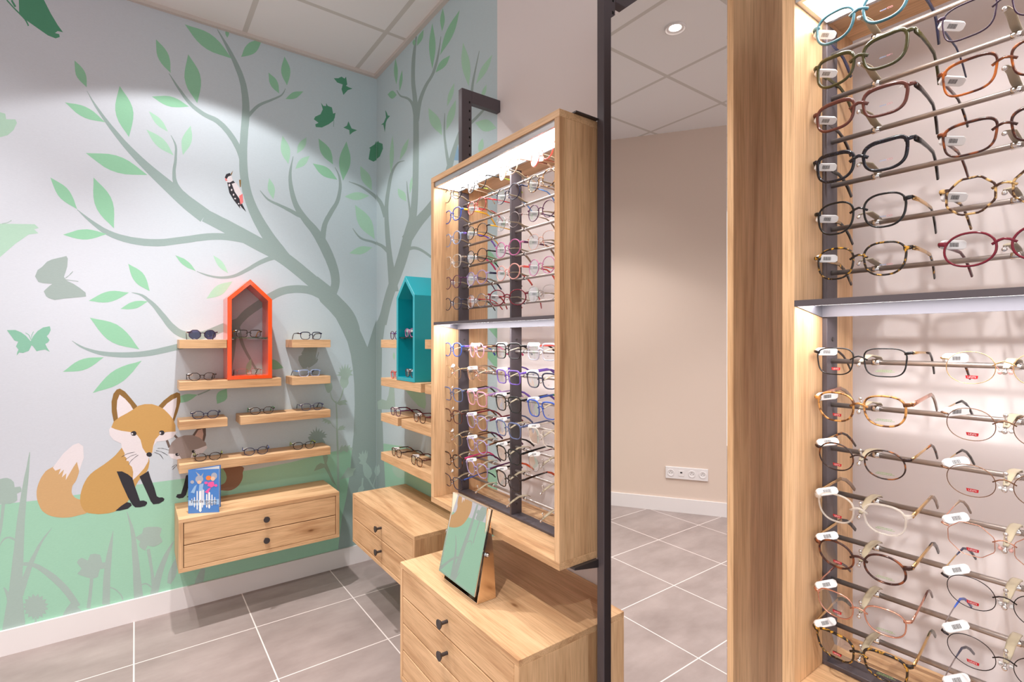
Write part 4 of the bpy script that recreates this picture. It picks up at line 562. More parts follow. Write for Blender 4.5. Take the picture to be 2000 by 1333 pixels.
cabinet('drawer_cabinet', 'two drawer oak cabinet under the left wall shelves with a blue booklet on top', 'cabinet', (.516, 2.87, .287), 'x', .157, .875, 2.73, 3.018, .287, .528, 2, .515, 1)
cabinet('drawer_cabinet', 'two drawer oak cabinet half hidden, tucked into the mural corner', 'cabinet', (1.05, 2.24, .301), 'y', 1.877, 2.598, .900, 1.193, .301, .548, 2, 2.22, 1)
cabinet('drawer_cabinet', 'large oak drawer cabinet in the foreground carrying the small tilting mirror', 'cabinet', (.95, 1.345, .132), 'y', .998, 1.693, .757, 1.193, .132, .548, 4, 1.355, 1)

# ------------------------------------------------------------------ steel frames, display cabinets
def steel_frame(label, y0, y1, arms=True):
    t = thing('steel_frame', label, 'frame', (1.1, (y0+y1)/2, 0), 'charcoal steel wall frames')
    p = part('post', t, B(1.013, 1.058, y0, y1, 0, 2.31), STEEL, .0015)
    part('top_arm', t, B(1.058, WB, y0, y1, 2.262, 2.31), STEEL, .0015)
    m = MB()
    for i in range(9): m.box(1.045, 1.051, y0-.0006, y0, 1.99+.034*i-.004, 1.99+.034*i+.004)
    part('slot_row', t, m, pbr('slot_shadow', (12, 12, 12), .9), 0, p)
    return t
far = steel_frame('tall charcoal steel frame standing behind far end of the middle display cabinet', 1.697, 1.723)
near = steel_frame('tall charcoal steel frame beside the tall mirror and the middle display cabinet', .956, .982)
steel_frame('charcoal steel frame hidden behind the far side of the right display cabinet', .4235, .4495)
def wedge(mb, y0, y1, z, dz):
    vs = [(x, y, zz) for y in (y0, y1) for x, zz in ((.925, z), (.925, z+.3*dz), (1.013, z+dz), (1.013, z))]
    return mb.add(vs, [(0, 1, 2, 3), (7, 6, 5, 4), (0, 4, 5, 1), (1, 5, 6, 2), (2, 6, 7, 3), (3, 7, 4, 0)])
for t, y0 in ((far, 1.6705), (near, .976)):
    part('bracket', t, wedge(MB(), y0, y0+.026, .739, -.022), BLACKM); part('bracket', t, B(.93, 1.013, y0, y0+.026, 1.934, 1.938), BLACKM)

RODZ = [1.845, 1.767, 1.689, 1.611, 1.533, 1.455, 1.298, 1.220, 1.142, 1.064, .986, .908, .830]
RX = 1.003; GX = .93
ZS = .739
def display(label, y0, y1, arms):
    """open oak box, y0 near end, y1 far end; arms[row] = list of (y, dz) for the nose holders"""
    t = thing('display_cabinet', label, 'display cabinet', (1.0, (y0+y1)/2, ZS), 'lit eyewear display cabinets')
    F, K, T, z0, z1 = .88, 1.118, .020, .739, 1.934
    part('side_panel', t, B(F, K, y0, y0+T, z0+T, z1-T), OAKZ, .0008); part('side_panel', t, B(F, K, y1-T, y1, z0+T, z1-T), OAKZ, .0008)
    part('top_panel', t, B(F, K, y0, y1, z1-T, z1), OAKY, .0008); part('bottom_panel', t, B(F, K, y0, y1, z0, z0+T), OAKY, .0008)
    a, b = y0+T, y1-T
    lf = MB(); lf.box(F+.004, F+.012, a, b, z1-T-.018, z1-T); lf.box(.982, .99, a, b, z1-T-.018, z1-T); lf.box(F+.012, .982, a, a+.008, z1-T-.018, z1-T); lf.box(F+.012, .982, b-.008, b, z1-T-.018, z1-T)
    lt = part('light_frame', t, lf, ALU)
    part('light_diffuser', t, B(F+.012, .982, a+.008, b-.008, z1-T-.012, z1-T-.008), LED, 0, lt)
    # the lit middle shelf: a thin tray with a dark nose, diffuser below and a hanging back lip
    sh = MB(); sh.box(F+.006, .982, a, b, 1.399, 1.401); sh.k = 1; sh.box(F, F+.006, a, b, 1.391, 1.401); sh.k = 0
    sh.box(.979, .983, a, b, 1.376, 1.399)
    for yy in (a, b-.002): sh.add([(F+.006, yy, 1.391), (F+.006, yy, 1.399), (.979, yy, 1.399), (.979, yy, 1.376), (F+.006, yy+.002, 1.391), (F+.006, yy+.002, 1.399), (.979, yy+.002, 1.399), (.979, yy+.002, 1.376)], [(0, 1, 2, 3), (7, 6, 5, 4), (0, 4, 5, 1), (1, 5, 6, 2), (2, 6, 7, 3), (3, 7, 4, 0)])
    s = part('middle_shelf', t, sh, [SHELFM, STEEL])
    part('light_strip', t, B(F+.008, .950, a+.003, b-.003, 1.395, 1.398), LED, 0, s)
    P0, P1, w = .984, 1.027, .008
    for nm, bb in (('upright_bar', (b-w, b)), ('upright_bar', ((a+b)/2-w/2, (a+b)/2+w/2)), ('upright_bar', (a, a+w))):
        p = part(nm, t, B(P0, P1, bb[0], bb[1], z0+T+w, z1-T-.019), STEEL, .0006)
        m = MB()
        for zz in (1.337, 1.64, .80): m.cyl((1.006, bb[0], zz), (1.006, bb[0]-.0016, zz), .0038, 10)
        part('screw', t, m, BLACKM, 0, p)
    part('cross_bar', t, B(P0, P1, a, b, z0+T, z0+T+w), STEEL, .0006)
    for r, z in enumerate(RODZ):
        m = MB().cyl((RX, a+w, z), (RX, b-w, z), .0043, 12); m.smooth = False
        rod = part('display_rod', t, m, ROD, smooth=True)
        for y, dz, hasg in arms[r]:
            h = MB(); zb = z+dz-.004 if hasg else z-.004
            h.sweep([(RX+.017, y, z+.004), (RX+.008, y, z+.0085), (RX-.008, y, z+.0105), (RX-.03, y, (z+.0105)*.6+zb*.4+.004), (RX-.05, y, (z+.006)*.3+zb*.7+.002), (RX-.066, y, zb-.003)],
                    [(.0045, .001), (.0055, .0012), (.0058, .0012), (.0055, .0012), (.0048, .0011), (.003, .001)], (0, 1, 0), 8)
            h.k = 1; h.cyl((RX, y-.0055, z), (RX, y+.0055, z), .0055, 10)
            h.ball((GX+.0005, y, zb-.008), .0032, 8); h.cyl((RX-.066, y, zb-.003), (GX+.001, y, zb-.008), .0016, 6)
            if r > 6: h.ball((GX+.007, y, zb+.013), .0028, 8); h.cyl((GX+.007, y, zb+.011), (RX-.06, y, zb-.001), .0014, 6)
            part('holder_arm', t, h, [ARM, CHROME], 0, rod, True)
    return t
MIDY = [1.628, 1.466, 1.285, 1.122]
MDZ = [.029, .030, .022, .016, .020, .020, .010, .006, .002, 0, -.002, -.004, -.006]
RDZ1 = [.017, .021, .023, .016, .011, .014, .009, .012, .007, 0, .001, -.003, .005]
RDZ2 = [.02, .021, .020, .011, .010, .013, .006, .005, .005, .002, .005, .002, .003]
RY = [.327, .157]
# ------------------------------------------------------------------ eyeglasses
def outline(shape, w, h, n):
    """lens outline, x > 0 towards the temple"""
    pts = []
    e = dict(r=2.05, o=2.15, p=2.6, s=3.4, q=4.4, c=2.8, x=3.2, h=2.2)[shape]
    for i in range(n):
        t = 2*PI*i/n; c, s = math.cos(t), math.sin(t)
        if shape == 'h':      # soft octagon
            k = PI/4; q = (t+k/2) % k-k/2; r = math.cos(k/2)/math.cos(abs(q)-k/2) if 0 else 1/max(.9239, math.cos(q))*.965
            x, z = c*r, s*r
        else:
            x = math.copysign(abs(c)**(2/e), c); z = math.copysign(abs(s)**(2/e), s)
        if shape in 'ps': x *= 1+.10*z
        if shape == 'q': x *= 1+.04*z
        if shape == 'x': x *= 1+.10*z
        if shape == 'c':
            x *= 1+.10*z
            z += .26*max(0, x)**2*max(0, z+.3)
        pts.append((x*w/2, z*h/2))
    return pts
def curve_y(x): return 1.1*x*x
MESHC = {}
PRINTS = {}
GLN = [0]
def glasses(label, group, loc, rz, pitch, spec, size=1., yaw=0, near=False, tagside=True, prints=None, flat_tip=.036):
    """spec: (shape, lens w mm, lens h mm, kind a|t|m, front colour, temple colour, tip colour or None, lens)"""
    shape, w, h, kind, fc, tcx, tip = spec[:7]; lens = spec[7] if len(spec) > 7 else LENS
    w, h = w/1000*size, h/1000*size; n = 40 if near else 26
    g = .018*size; th, dp = dict(a=(.0028, .0034), t=(.0019, .0028), m=(.0009, .0013), k=(.0042, .0040))[kind]
    if not near: th *= 1.12
    zb = .16*h
    t = thing('eyeglasses', label, 'eyeglasses', loc, group); t.rotation_euler = (pitch, 0, rz+yaw)
    fm = frame_mat(fc); tm = frame_mat(tcx)
    cx = g/2+w/2
    base = outline(shape, w, h, n)
    fr = MB(); fr.smooth = True; lenses = []
    for sg in (-1, 1):
        pts = [(x+cx, z-zb) for x, z in base]
        vs = []; fs = []
        for i, (x, z) in enumerate(pts):
            x0, z0 = pts[i-1]; x1, z1 = pts[(i+1) % n]; dx, dz = x1-x0, z1-z0; d = math.hypot(dx, dz); nx, nz = dz/d, -dx/d
            top = max(0, nz)*(1.35 if shape in 'cxqs' and kind in 'ak' else .15)*th*.35
            for a, b in ((0, .5), (.3, .9), (.7, .9), (1, .5), (1, -.5), (.7, -.9), (.3, -.9), (0, -.5)):
                r = (th+top)*a
                xx = x+nx*r
                vs.append((sg*xx, curve_y(xx)-b*dp*.55, z+nz*r))
        for i in range(n):
            j = (i+1) % n
            for k in range(8): fs.append((i*8+k, j*8+k, j*8+(k+1) % 8, i*8+(k+1) % 8))
        fr.add(vs, fs)
        lm = MB(); lm.add([(sg*(cx), curve_y(cx)-.0006, -zb)]+[(sg*x*1.0, curve_y(x), z) for x, z in pts], [(0, 1+i, 1+(i+1) % n) for i in range(n)])
        lm.smooth = True; lenses.append(lm)
    # bridge
    hw, hh = (th*.75, dp*.5) if kind != 'm' else (.0007, .0007)
    arch = .0025*size
    zt = .0; bx = g/2+th*.3
    fr.sweep([(-bx-.0025, .0002, zt-.0035), (-bx*.55, -.0004, zt+arch*.4), (0, -.0008, zt+arch), (bx*.55, -.0004, zt+arch*.4), (bx+.0025, .0002, zt-.0035)], (dp*.5 if kind != 'm' else .0008, th*.62 if kind != 'm' else .0008), (0, 1, 0), 8)
    xo = g/2+w+th; zh = (.18*h if shape in 'rohp' else .27*h)-zb*.4 if kind != 'm' else .12*h
    if shape == 'c': zh = .30*h
    ex = xo+.0055*size
    for sg in (-1, 1):   # end pieces
        hh_ = .0032 if kind in 'ak' else (.0024 if kind == 't' else .0012)
        fr.sweep([(sg*(xo-.0015-th), curve_y(xo), zh-.001), (sg*(xo+.002), curve_y(xo)+.0003, zh), (sg*ex, curve_y(xo)+.003, zh+.0005), (sg*(ex+.0004), curve_y(xo)+.0075, zh)], [(.0012+dp*.25, hh_), (.0014+dp*.2, hh_), (.0016, hh_*.9), (.0014, hh_*.8)], (0, 1, .0), 8)
    f = mesh_obj('frame_front', fr, fm, parent=t)
    if kind == 'm':
        for sg in (-1, 1):
            p = MB(); p.smooth = True
            p.sweep([(sg*(g/2-.0003), .001, -.004), (sg*(g/2-.002), .006, -.007), (sg*(g/2-.0035), .0065, -.011)], .0005 and (.0005, .0005), (1, 0, 0), 6)
            p.ball((sg*(g/2-.0038), .006, -.0125), .0027, 6)
            mesh_obj('nose_pad', p, frame_mat('c_rose') if fc in ('m_gold', 'm_rose') else TAGM, parent=t)
    y0 = curve_y(xo)+.006
    for sg, lm in zip((-1, 1), lenses):
        lo = mesh_obj('lens', lm, lens, parent=t)
        if prints:
            for q in prints:
                if q[0] == sg: q[1](lo, sg, cx, h, zb, w)
        th2 = dict(a=(.0015, .0030), t=(.0011, .0020), m=(.0007, .0010), k=(.0018, .0040))[kind]
        P = [(sg*ex, y0, zh), (sg*(ex+.0005), .035, zh+.0006), (sg*(ex-.0005), .070, zh), (sg*(ex-.002), .096*size+.004, zh-.0015)]
        Q = [P[-1], (sg*(ex-.0035), .112*size+.004, zh-.009), (sg*(ex-.005), .126*size+.004, zh-.021), (sg*(ex-.0065), .138*size+.004, zh-flat_tip)]
        a, b = th2
        if kind == 'm' or tip:
            m1 = MB(); m1.smooth = True; m1.sweep(P, [(a, b*1.2), (a, b), (a, b*.9), (a, b*.9)], (1, 0, 0), 8)
            to = mesh_obj('temple', m1, tm, parent=t)
            m2 = MB(); m2.smooth = True; c = max(b, .0019); m2.sweep([P[-2]]+Q, [(a, b*.8), (.0013, c), (.0014, c*1.1), (.0015, c*1.2), (.0013, c*1.1)], (1, 0, 0), 8)
            mesh_obj('temple_tip', m2, frame_mat(tip or tcx), parent=to)
        else:
            m1 = MB(); m1.smooth = True; m1.sweep(P+Q[1:], [(a, b*1.25), (a, b*1.05), (a, b*.85), (a, b*.8), (a, b*.9), (a*1.1, b*1.05), (a, b)], (1, 0, 0), 8)
            to = mesh_obj('temple', m1, tm, parent=t)
        if sg == -1 and tagside:
            tg = MB(); y1 = .007; bl = .036
            oct_ = [(0, -.0035), (.004, -.0065), (bl-.004, -.0065), (bl, -.0035), (bl, .0035), (bl-.004, .0065), (.004, .0065), (0, .0035)]
            tilt = tagside if isinstance(tagside, float) else 0
            ca, sa = math.cos(tilt), math.sin(tilt); yw = .62; cy, sy = math.cos(yw), math.sin(yw)
            def tp(p, d):   # along the tag, up, outwards
                h_ = d*ca+p[1]*sa
                return (-ex+.002+p[0]*sy+h_*cy, y1+p[0]*cy-h_*sy, zh+(.0 if tilt >= 0 else .004)-.007*(tilt > .3)+p[1]*ca-d*sa)
            tg.prism(oct_, tp, -.0026, .0026)
            go = mesh_obj('price_tag', tg, TAGM, parent=to, bevel=.0008)
            bc = MB(); yy = .011
            for k in range(11):
                wd = (.0005, .0010, .0004, .0007)[(k*7+GLN[0]) % 4]
                bc.add([tp((yy, -.003), .0028), tp((yy+wd, -.003), .0028), tp((yy+wd, .003), .0028), tp((yy, .003), .0028)], [(0, 1, 2, 3)]); yy += wd+.0005
            mesh_obj('barcode', bc, INK, parent=to)
    GLN[0] += 1
    return t

# demo-lens prints (each a small mesh on its lens)
TABRED = pbr('tab_red', (196, 28, 40), .5); GREENINK = pbr('green_ink', (150, 190, 120), .6); PINKINK = pbr('pink_ink', (226, 150, 160), .6); BLUEINK = pbr('blue_ink', (150, 170, 205), .6)
def lp(sg, cx, ox, oz, zb, d=-.0012): return lambda u, v: (sg*cx+ox+u, curve_y(cx+sg*(ox+u))+d, oz+v-zb)
def pr_tab(lo, sg, cx, h, zb, w):
    f = lp(sg, cx, .002, -.30*h, zb, -.0013); m = MB()
    m.add([f(u, v) for u, v in ((-.0062, -.0020), (-.0032, -.0026), (0, -.0020), (.0032, -.0026), (.0062, -.0020), (.0068, .0022), (-.0068, .0022))], [(0, 1, 2, 3, 4, 5, 6)])
    p = mesh_obj('logo_print', m, TABRED, parent=lo)
    if 'tab' not in PRINTS:
        PRINTS['tab'] = text_mb("LEVI'S", .0036, lambda u, v: (u, 0, v))
    f2 = lp(sg, cx, .002, -.30*h-.0012, zb, -.0016)
    m2 = MB(); m2.add([f2(v[0], v[2]) for v in PRINTS['tab'].v], PRINTS['tab'].f); m2.k = 1
    # the lettering belongs to the same small print
    me = p.data; lo2 = MB(); lo2.add(m.v, m.f); lo2.k = 1; lo2.add(m2.v, m2.f)
    nm = bpy.data.meshes.new('logo_print'); nm.from_pydata(lo2.v, [], lo2.f); nm.materials.append(TABRED); nm.materials.append(TAGM); nm.polygons.foreach_set('material_index', lo2.m); p.data = nm
def pr_lines(lo, sg, cx, h, zb, w):
    m = MB()
    for k, (a, b) in enumerate(((-.010, .010), (-.012, .012))):
        f = lp(sg, cx, .0, -.30*h-.0022*k, zb, -.0013); u = a
        while u < b:
            L_ = .0011+.0007*((int(u*9000)+k) % 3); m.add([f(u, 0), f(u+L_, 0), f(u+L_, .0009), f(u, .0009)], [(0, 1, 2, 3)]); u += L_+.0006
    mesh_obj('lens_print', m, GREENINK, parent=lo)
def pr_rings(lo, sg, cx, h, zb, w):
    m = MB()
    for k in range(5):
        f = lp(sg, cx, -.006+.0017*k, -.22*h, zb, -.0013); m.add([f(0, 0), f(.0009, 0), f(.0014, .0018), f(.0005, .0018)], [(0, 1, 2, 3)])
    m.k = 1
    for c in (.0052, .0088):
        f = lp(sg, cx, c, -.22*h+.001, zb, -.0013); n = 14
        m.add([f(r*1.25*math.cos(2*PI*i/n), r*math.sin(2*PI*i/n)) for r in (.0014, .00105) for i in range(n)], [(i, (i+1) % n, n+(i+1) % n, n+i) for i in range(n)])
    mesh_obj('lens_print', m, [BLUEINK, PINKINK], parent=lo)
def pr_swoosh(lo, sg, cx, h, zb, w):
    f = lp(sg, cx, -.002, -.26*h, zb, -.0013)
    mesh_obj('logo_print', MB().add([f(u*.0011, v*.0011) for u, v in ((-3, .6), (-3.4, -.6), (-2.7, -1.3), (-1.5, -1.1), (4.2, 1.6), (-1.2, -.3), (-2.3, -.3), (-2.6, .2))], [(0, 1, 2, 3, 4, 5, 6, 7)]), INK, parent=lo)

ROWN = ['top rod', 'second rod', 'third rod', 'fourth rod', 'fifth rod', 'rod just above lit shelf', 'first rod under lit shelf', 'second rod under lit shelf', 'third rod under lit shelf', 'fourth rod under lit shelf', 'fifth rod under lit shelf', 'second lowest rod', 'lowest rod']
COLN = ['leftmost', 'second', 'third', 'rightmost']
C_ = 'centre cabinet'
# (description, shape, w, h, kind, front, temple, tip)
MID = [
 [('black round', 'r', 46, 41, 't', 'black', 'cream', None), ('black round lime-armed', 'p', 46, 41, 't', 'black', 'black', 'lime'), ('pale pink round', 'r', 46, 42, 'a', 'cream', 'm_rose', 'cream'), ('coral red round', 'r', 47, 43, 'a', 'c_red', 'm_rose', 'taupe')],
 [('bright blue', 'p', 46, 40, 'a', 'blue', 'yellow', None), ('fine red', 'r', 45, 40, 't', 'm_red', 'red', None), ('dark navy round', 'r', 47, 43, 't', 'navy', 'navy', 'skyblue'), ('tortoiseshell round', 'r', 46, 42, 'a', 'kids_leopard', 'taupe', None)],
 [('clear blue round', 'r', 46, 40, 'a', 'c_blue', 'violet', None), ('grey wire yellow-armed', 'r', 46, 40, 't', 'm_dark', 'yellow', None), ('thin silver wire', 'r', 46, 43, 'm', 'm_silver', 'm_silver', 'taupe'), ('plum round', 'r', 46, 42, 't', 'plum', 'plum', 'slate')],
 [('colourless pink-armed', 'p', 46, 40, 'a', 'c_clear', 'taupe', 'pink'), ('slate wire dark-armed', 'r', 45, 40, 't', 'm_dark', 'black', None), ('pink crystal round', 'r', 46, 42, 'a', 'c_magenta', 'plum', 'taupe'), ('rose metal', 'p', 46, 40, 'm', 'm_rose', 'm_rose', 'espresso')],
 [('berry purple round', 'r', 46, 40, 't', 'plum', 'plum', None), ('lilac navy-armed', 'r', 46, 40, 'a', 'c_lilac', 'navy', None), ('pale rose orange-armed', 'r', 46, 41, 'a', 'c_rose', 'coral', None), ('magenta crystal', 'r', 47, 42, 't', 'c_magenta', 'coral', None)],
 [('violet grey black-armed', 'r', 46, 40, 't', 'slate', 'black', None), ('grey metal red-armed', 'r', 46, 40, 't', 'm_silver', 'red', None), ('dark berry round', 'r', 47, 42, 'a', 'berry', 'darkred', 'red'), ('nearly rimless silver', 'p', 47, 40, 'm', 'm_silver', 'm_silver', 'taupe')],
 [('blue crystal round', 'p', 46, 42, 'a', 'blue', 'violet', 'blue'), ('pale pink round', 'r', 44, 42, 'a', 'c_pink', 'm_bronze', 'pink'), ('black rectangular', 'q', 50, 40, 'a', 'black', 'black', None), ('grey rectangular coral-armed', 'q', 50, 40, 'a', 'c_grey', 'coral', None)],
 [('gold wire round', 'r', 46, 44, 'm', 'm_gold', 'm_gold', 'taupe'), ('rose wire square', 's', 46, 40, 'm', 'm_rose', 'm_rose', 'taupe'), ('violet rectangular', 'q', 48, 36, 'a', 'violet', 'violet', None), ('dark plum violet-armed', 'x', 48, 38, 'a', 'slate', 'violet', None)],
 [('slate blue square', 's', 48, 42, 'a', 'bluegrey', 'espresso', None), ('pale pink square', 's', 48, 42, 'a', 'c_pink', 'c_violet', None), ('black square', 's', 50, 42, 'a', 'black', 'black', 'violet'), ('blue square', 's', 50, 42, 'a', 'blue', 'blue', 'green')],
 [('red brown', 'x', 48, 40, 'a', 'brownred', 'browntort', None), ('lilac berry-armed', 'p', 48, 42, 'a', 'c_lilac', 'berry', None), ('blue grey square', 's', 49, 42, 'a', 'bluegrey', 'bluegrey', None), ('colourless square', 's', 49, 42, 'a', 'c_clear', 'c_clear', None)],
 [('clear gold-edged', 'p', 47, 42, 'm', 'm_gold', 'm_gold', 'espresso'), ('faded plum', 'p', 47, 41, 'a', 'c_lilac', 'm_bronze', 'plum'), ('black angular', 'x', 50, 40, 'a', 'black', 'black', None), ('thin steel round', 'r', 49, 45, 'm', 'm_silver', 'm_silver', 'darkred')],
 [('tortoiseshell pink-armed', 'x', 48, 41, 'a', 'tort', 'pink', None), ('smoky plum', 'p', 47, 42, 'a', 'c_lilac', 'plum', None), ('dark brown square', 's', 50, 42, 'a', 'espresso', 'espresso', 'orange')],
 [('blue winged', 'c', 47, 40, 't', 'navy', 'blue', 'navy')]]
marm = []
for r in range(13):
    marm.append([(MIDY[c], MDZ[r], c < len(MID[r])) for c in range(4)])
for r, row in enumerate(MID):
    for c, sp in enumerate(row):
        jig = random.Random(r*7+c)
        yaw = (jig.random()-.5)*.10
        if (r, c) == (5, 2): yaw = .55
        if (r, c) in ((6, 1), (0, 2), (0, 3)): yaw = -.16
        pit = (0.0 if r < 6 else (.03 if r == 6 else .13))+(jig.random()-.5)*.04
        pr = [(1, pr_swoosh)] if (r >= 6 and c >= 2) else None
        glasses(f'{sp[0]} glasses, {COLN[c]} on {ROWN[r]}, {C_}', 'eyeglasses in the centre cabinet', (GX, MIDY[c], RODZ[r]+MDZ[r]), -PI/2, pit, sp[1:8], 1.06, yaw, False, .5 if r < 6 else -.5, pr)
MIDC = display('oak display cabinet in the centre packed with rows of children\'s eyeglasses', .986, 1.695, marm)

R1 = [('teal keyhole round', 'p', 52, 46, 'k', 'teal', 'slate', None), ('olive green', 'c', 51, 43, 'k', 'olive', 'olive', None), ('thick reddish brown', 'x', 51, 39, 'k', 'brownred', 'espresso', None), ('black speckled winged', 'c', 51, 39, 'k', 'speck', 'black', None),
 ('plain black round', 'p', 50, 48, 'a', 'black', 'm_gold', 'black'), ('yellow-flecked tortoiseshell', 'p', 50, 47, 'a', 'ytort', 'm_gold', 'ytort'),
 ('black squared gold-armed', 's', 51, 41, 't', 'black', 'm_gold', 'espresso'), ('amber tortoiseshell', 'p', 50, 44, 'a', 'amber', 'm_rose', 'taupe'), ('dark tortoiseshell oval', 'o', 50, 43, 't', 'tort', 'm_gold', 'tort'), ('colourless crystal', 'p', 50, 44, 'a', 'c_clear', 'm_gold', 'taupe'),
 ('brown tortoiseshell oval', 'o', 50, 42, 'a', 'browntort', 'm_gold', 'espresso'), ('pink and rose gold', 'p', 50, 43, 't', 'm_rose', 'm_rose', 'brownred'), ('black and amber angular', 'x', 51, 43, 'a', 'ytort', 'm_gold', 'olive')]
R2 = [None, ('deep purple', 's', 54, 47, 't', 'purple', 'slate', None), ('orange tortoiseshell', 's', 53, 44, 'a', 'orangetort', 'brownred', 'tort'), ('brown and orange tortoiseshell', 's', 53, 41, 'a', 'browntort', 'orangetort', 'brownred'),
 ('leopard octagonal', 'h', 51, 48, 'a', 'leopard', 'leopard', None), ('translucent red oval', 'o', 53, 43, 'a', 'berry', 'darkred', None),
 ('thin gold oval', 'o', 51, 43, 'm', 'm_gold', 'm_gold', 'tort'), ('gold wire', 'o', 51, 44, 'm', 'm_bronze', 'm_gold', 'black'), ('brown wire oval', 'o', 51, 44, 'm', 'm_bronze', 'm_gold', 'espresso'), ('rose gold octagonal', 'h', 50, 47, 'm', 'm_rose', 'm_rose', 'taupe'),
 ('black and gold wire', 'o', 51, 45, 'm', 'm_dark', 'm_gold', 'slate'), ('dark wire blue-armed', 'r', 50, 47, 'm', 'm_dark', 'm_silver', 'blue'), ('lowest wire', 'r', 50, 45, 'm', 'm_silver', 'm_silver', 'slate')]
R_ = 'right cabinet'
rarm = [[] for _ in range(13)]
for c, (lst, dzs) in enumerate(((R1, RDZ1), (R2, RDZ2))):
    for r, sp in enumerate(lst):
        rarm[r].append((RY[c], dzs[r], sp is not None))
        if sp is None: continue
        jig = random.Random(r*11+c+3)
        pit = (-.04 if r < 3 else 0.) if r < 6 else (.0 if r == 6 else .12+.02*(r-7))
        pr = [(-1, pr_tab), (1, pr_lines)] if r >= 6 else [(1, pr_rings)]
        glasses(f'{sp[0]} glasses, {("first","second")[c]} on {ROWN[r]}, {R_}', 'eyeglasses in the right cabinet', (GX, RY[c], RODZ[r]+dzs[r]), -PI/2, pit, sp[1:8], 1.01, (jig.random()-.5)*.06, True, (.75 if r < 3 else .35) if r < 5 else (.1 if r < 8 else -.6), pr)
for r in range(13): rarm[r] += [(-.012, .01, False), (-.178, .01, False)]
display('oak display cabinet at the right edge with large eyeglasses on steel rods', -.286, .423, rarm)

# ------------------------------------------------------------------ mirror on its oak surround
t = thing('standing_mirror', 'tall frameless mirror on an oak surround between the two display cabinets', 'mirror', (1.07, .71, 0))
part('side_panel', t, B(.949, WB-.014, .5504, .5634, 0, 2.133), OAKZ, .0006)
part('back_panel', t, B(.956, .974, .5634, .866, .02, 2.12), OAKZ)
part('mirror_glass', t, B(.949, .955, .5635, .8725, .02, 2.135), MIRROR, .0006)

# ------------------------------------------------------------------ floating shelves
def shelf(label, ax, u0, u1, zt):
    T = .042; D = .15
    if ax == 'x': o = mesh_obj('wall_shelf', B(u0, u1, WA-D, WA-.0006, zt-T, zt), OAKX, ((u0+u1)/2, WA-D/2, zt-T), bevel=.001)
    else: o = mesh_obj('wall_shelf', B(WB-D, WB-.0006, u0, u1, zt-T, zt), OAKY, (WB-D/2, (u0+u1)/2, zt-T), bevel=.001)
    tag(o, label, 'shelf', 'oak wall shelves')
Z1, Z2, Z3, Z4 = 1.338, 1.138, .951, .745
shelf('short top oak shelf on the left wall holding the sunglasses', 'x', .168, .366, Z1)
shelf('oak shelf on the left wall carrying the orange house', 'x', .168, .617, Z2)
shelf('short top oak shelf on the left wall, right of the orange house', 'x', .671, .871, Z1)
shelf('short second oak shelf on the left wall holding pale blue glasses', 'x', .671, .871, Z2)
shelf('short oak shelf above the small painted fox head', 'x', .168, .369, Z3)
shelf('oak shelf with two glasses on the left wall, under the short pair', 'x', .426, .871, Z3)
shelf('longest lowest oak shelf on the left wall with three glasses', 'x', .168, .871, Z4)
shelf('short top oak shelf left of the teal house', 'y', 2.378, 2.58, Z1)
shelf('oak shelf carrying the teal house', 'y', 2.113, 2.58, Z2)
shelf('oak shelf end poking out behind the centre cabinet at teal house height', 'y', 1.876, 2.072, Z1)
shelf('oak shelf end half hidden behind the centre cabinet below the teal house', 'y', 1.876, 2.072, Z2)
shelf('short oak shelf near the corner holding purple pink glasses', 'y', 2.366, 2.58, Z3)
shelf('oak shelf running behind the centre cabinet, under the teal house shelf', 'y', 1.876, 2.323, Z3)
shelf('lowest oak shelf beside the corner with two brown glasses', 'y', 1.876, 2.58, Z4)

# ------------------------------------------------------------------ little houses
def house(label, mat, ax, c, d0):
    t = thing('house_shelf', label, 'display box', (c, WA-.075, Z2) if ax == 'x' else (WB-.075, c, Z2), 'house shaped display boxes')
    fn = (lambda p, d: (c+p[0], WA-d, p[1])) if ax == 'x' else (lambda p, d: (WB-d, c-p[0], p[1]))
    o = [(-.102, Z2+.0005), (.102, Z2+.0005), (.102, 1.546), (0, 1.644), (-.102, 1.546)]
    i = [(-.083, Z2+.018), (.083, Z2+.018), (.083, 1.538), (0, 1.618), (-.083, 1.538)]
    part('shell', t, MB().ringprism(o, i, fn, .001, .152), mat, .0008)
    g = MB().prism([(-.0825, 1.344), (.0825, 1.344), (.0825, 1.350), (-.0825, 1.350)], fn, .01, .145)
    g = part('glass_shelf', t, g, SHELFGLASS)
    p = MB()
    for sx in (-1, 1):
        for dd in (.12, .03): p.cyl(fn((sx*.083, 1.341), dd), fn((sx*.070, 1.341), dd), .003, 8)
    part('shelf_pin', t, p, CHROME, 0, g)
house('orange house shaped display box on the left wall shelf', ORANGE, 'x', .470, 0)
house('teal house shaped display box on the corner shelf', TEAL, 'y', 2.275, 0)

# ------------------------------------------------------------------ glasses on the shelves
YP = 2.888; XP = 1.062
def on_shelf(label, ax, u, z, spec, yaw=0, tagside=True, size=.93):
    h = spec[2]/1000*size; k = spec[3]; th = dict(a=.0028, t=.0019, m=.0009, k=.0042)[k]
    zz = z+h/2+.16*h+th+.0006; zh = .12*h if k == 'm' else .18*h
    loc = (u, YP, zz) if ax == 'x' else (XP, u, zz)
    glasses(label, 'eyeglasses on the oak shelves', loc, 0 if ax == 'x' else -PI/2, 0, spec, size, yaw, False, tagside, None, min(.036, (zz+zh-z)-.0025))
SUN = ('h', 50, 45, 'a', 'purple', 'cream', 'espresso', SUNLENS)
on_shelf('purple framed sunglasses with dark lenses on the top left shelf', 'x', .264, Z1, SUN)
on_shelf('dark rectangular glasses on the glass shelf inside the orange house', 'x', .466, 1.350, ('q', 48, 33, 'a', 'espresso', 'yellow', None))
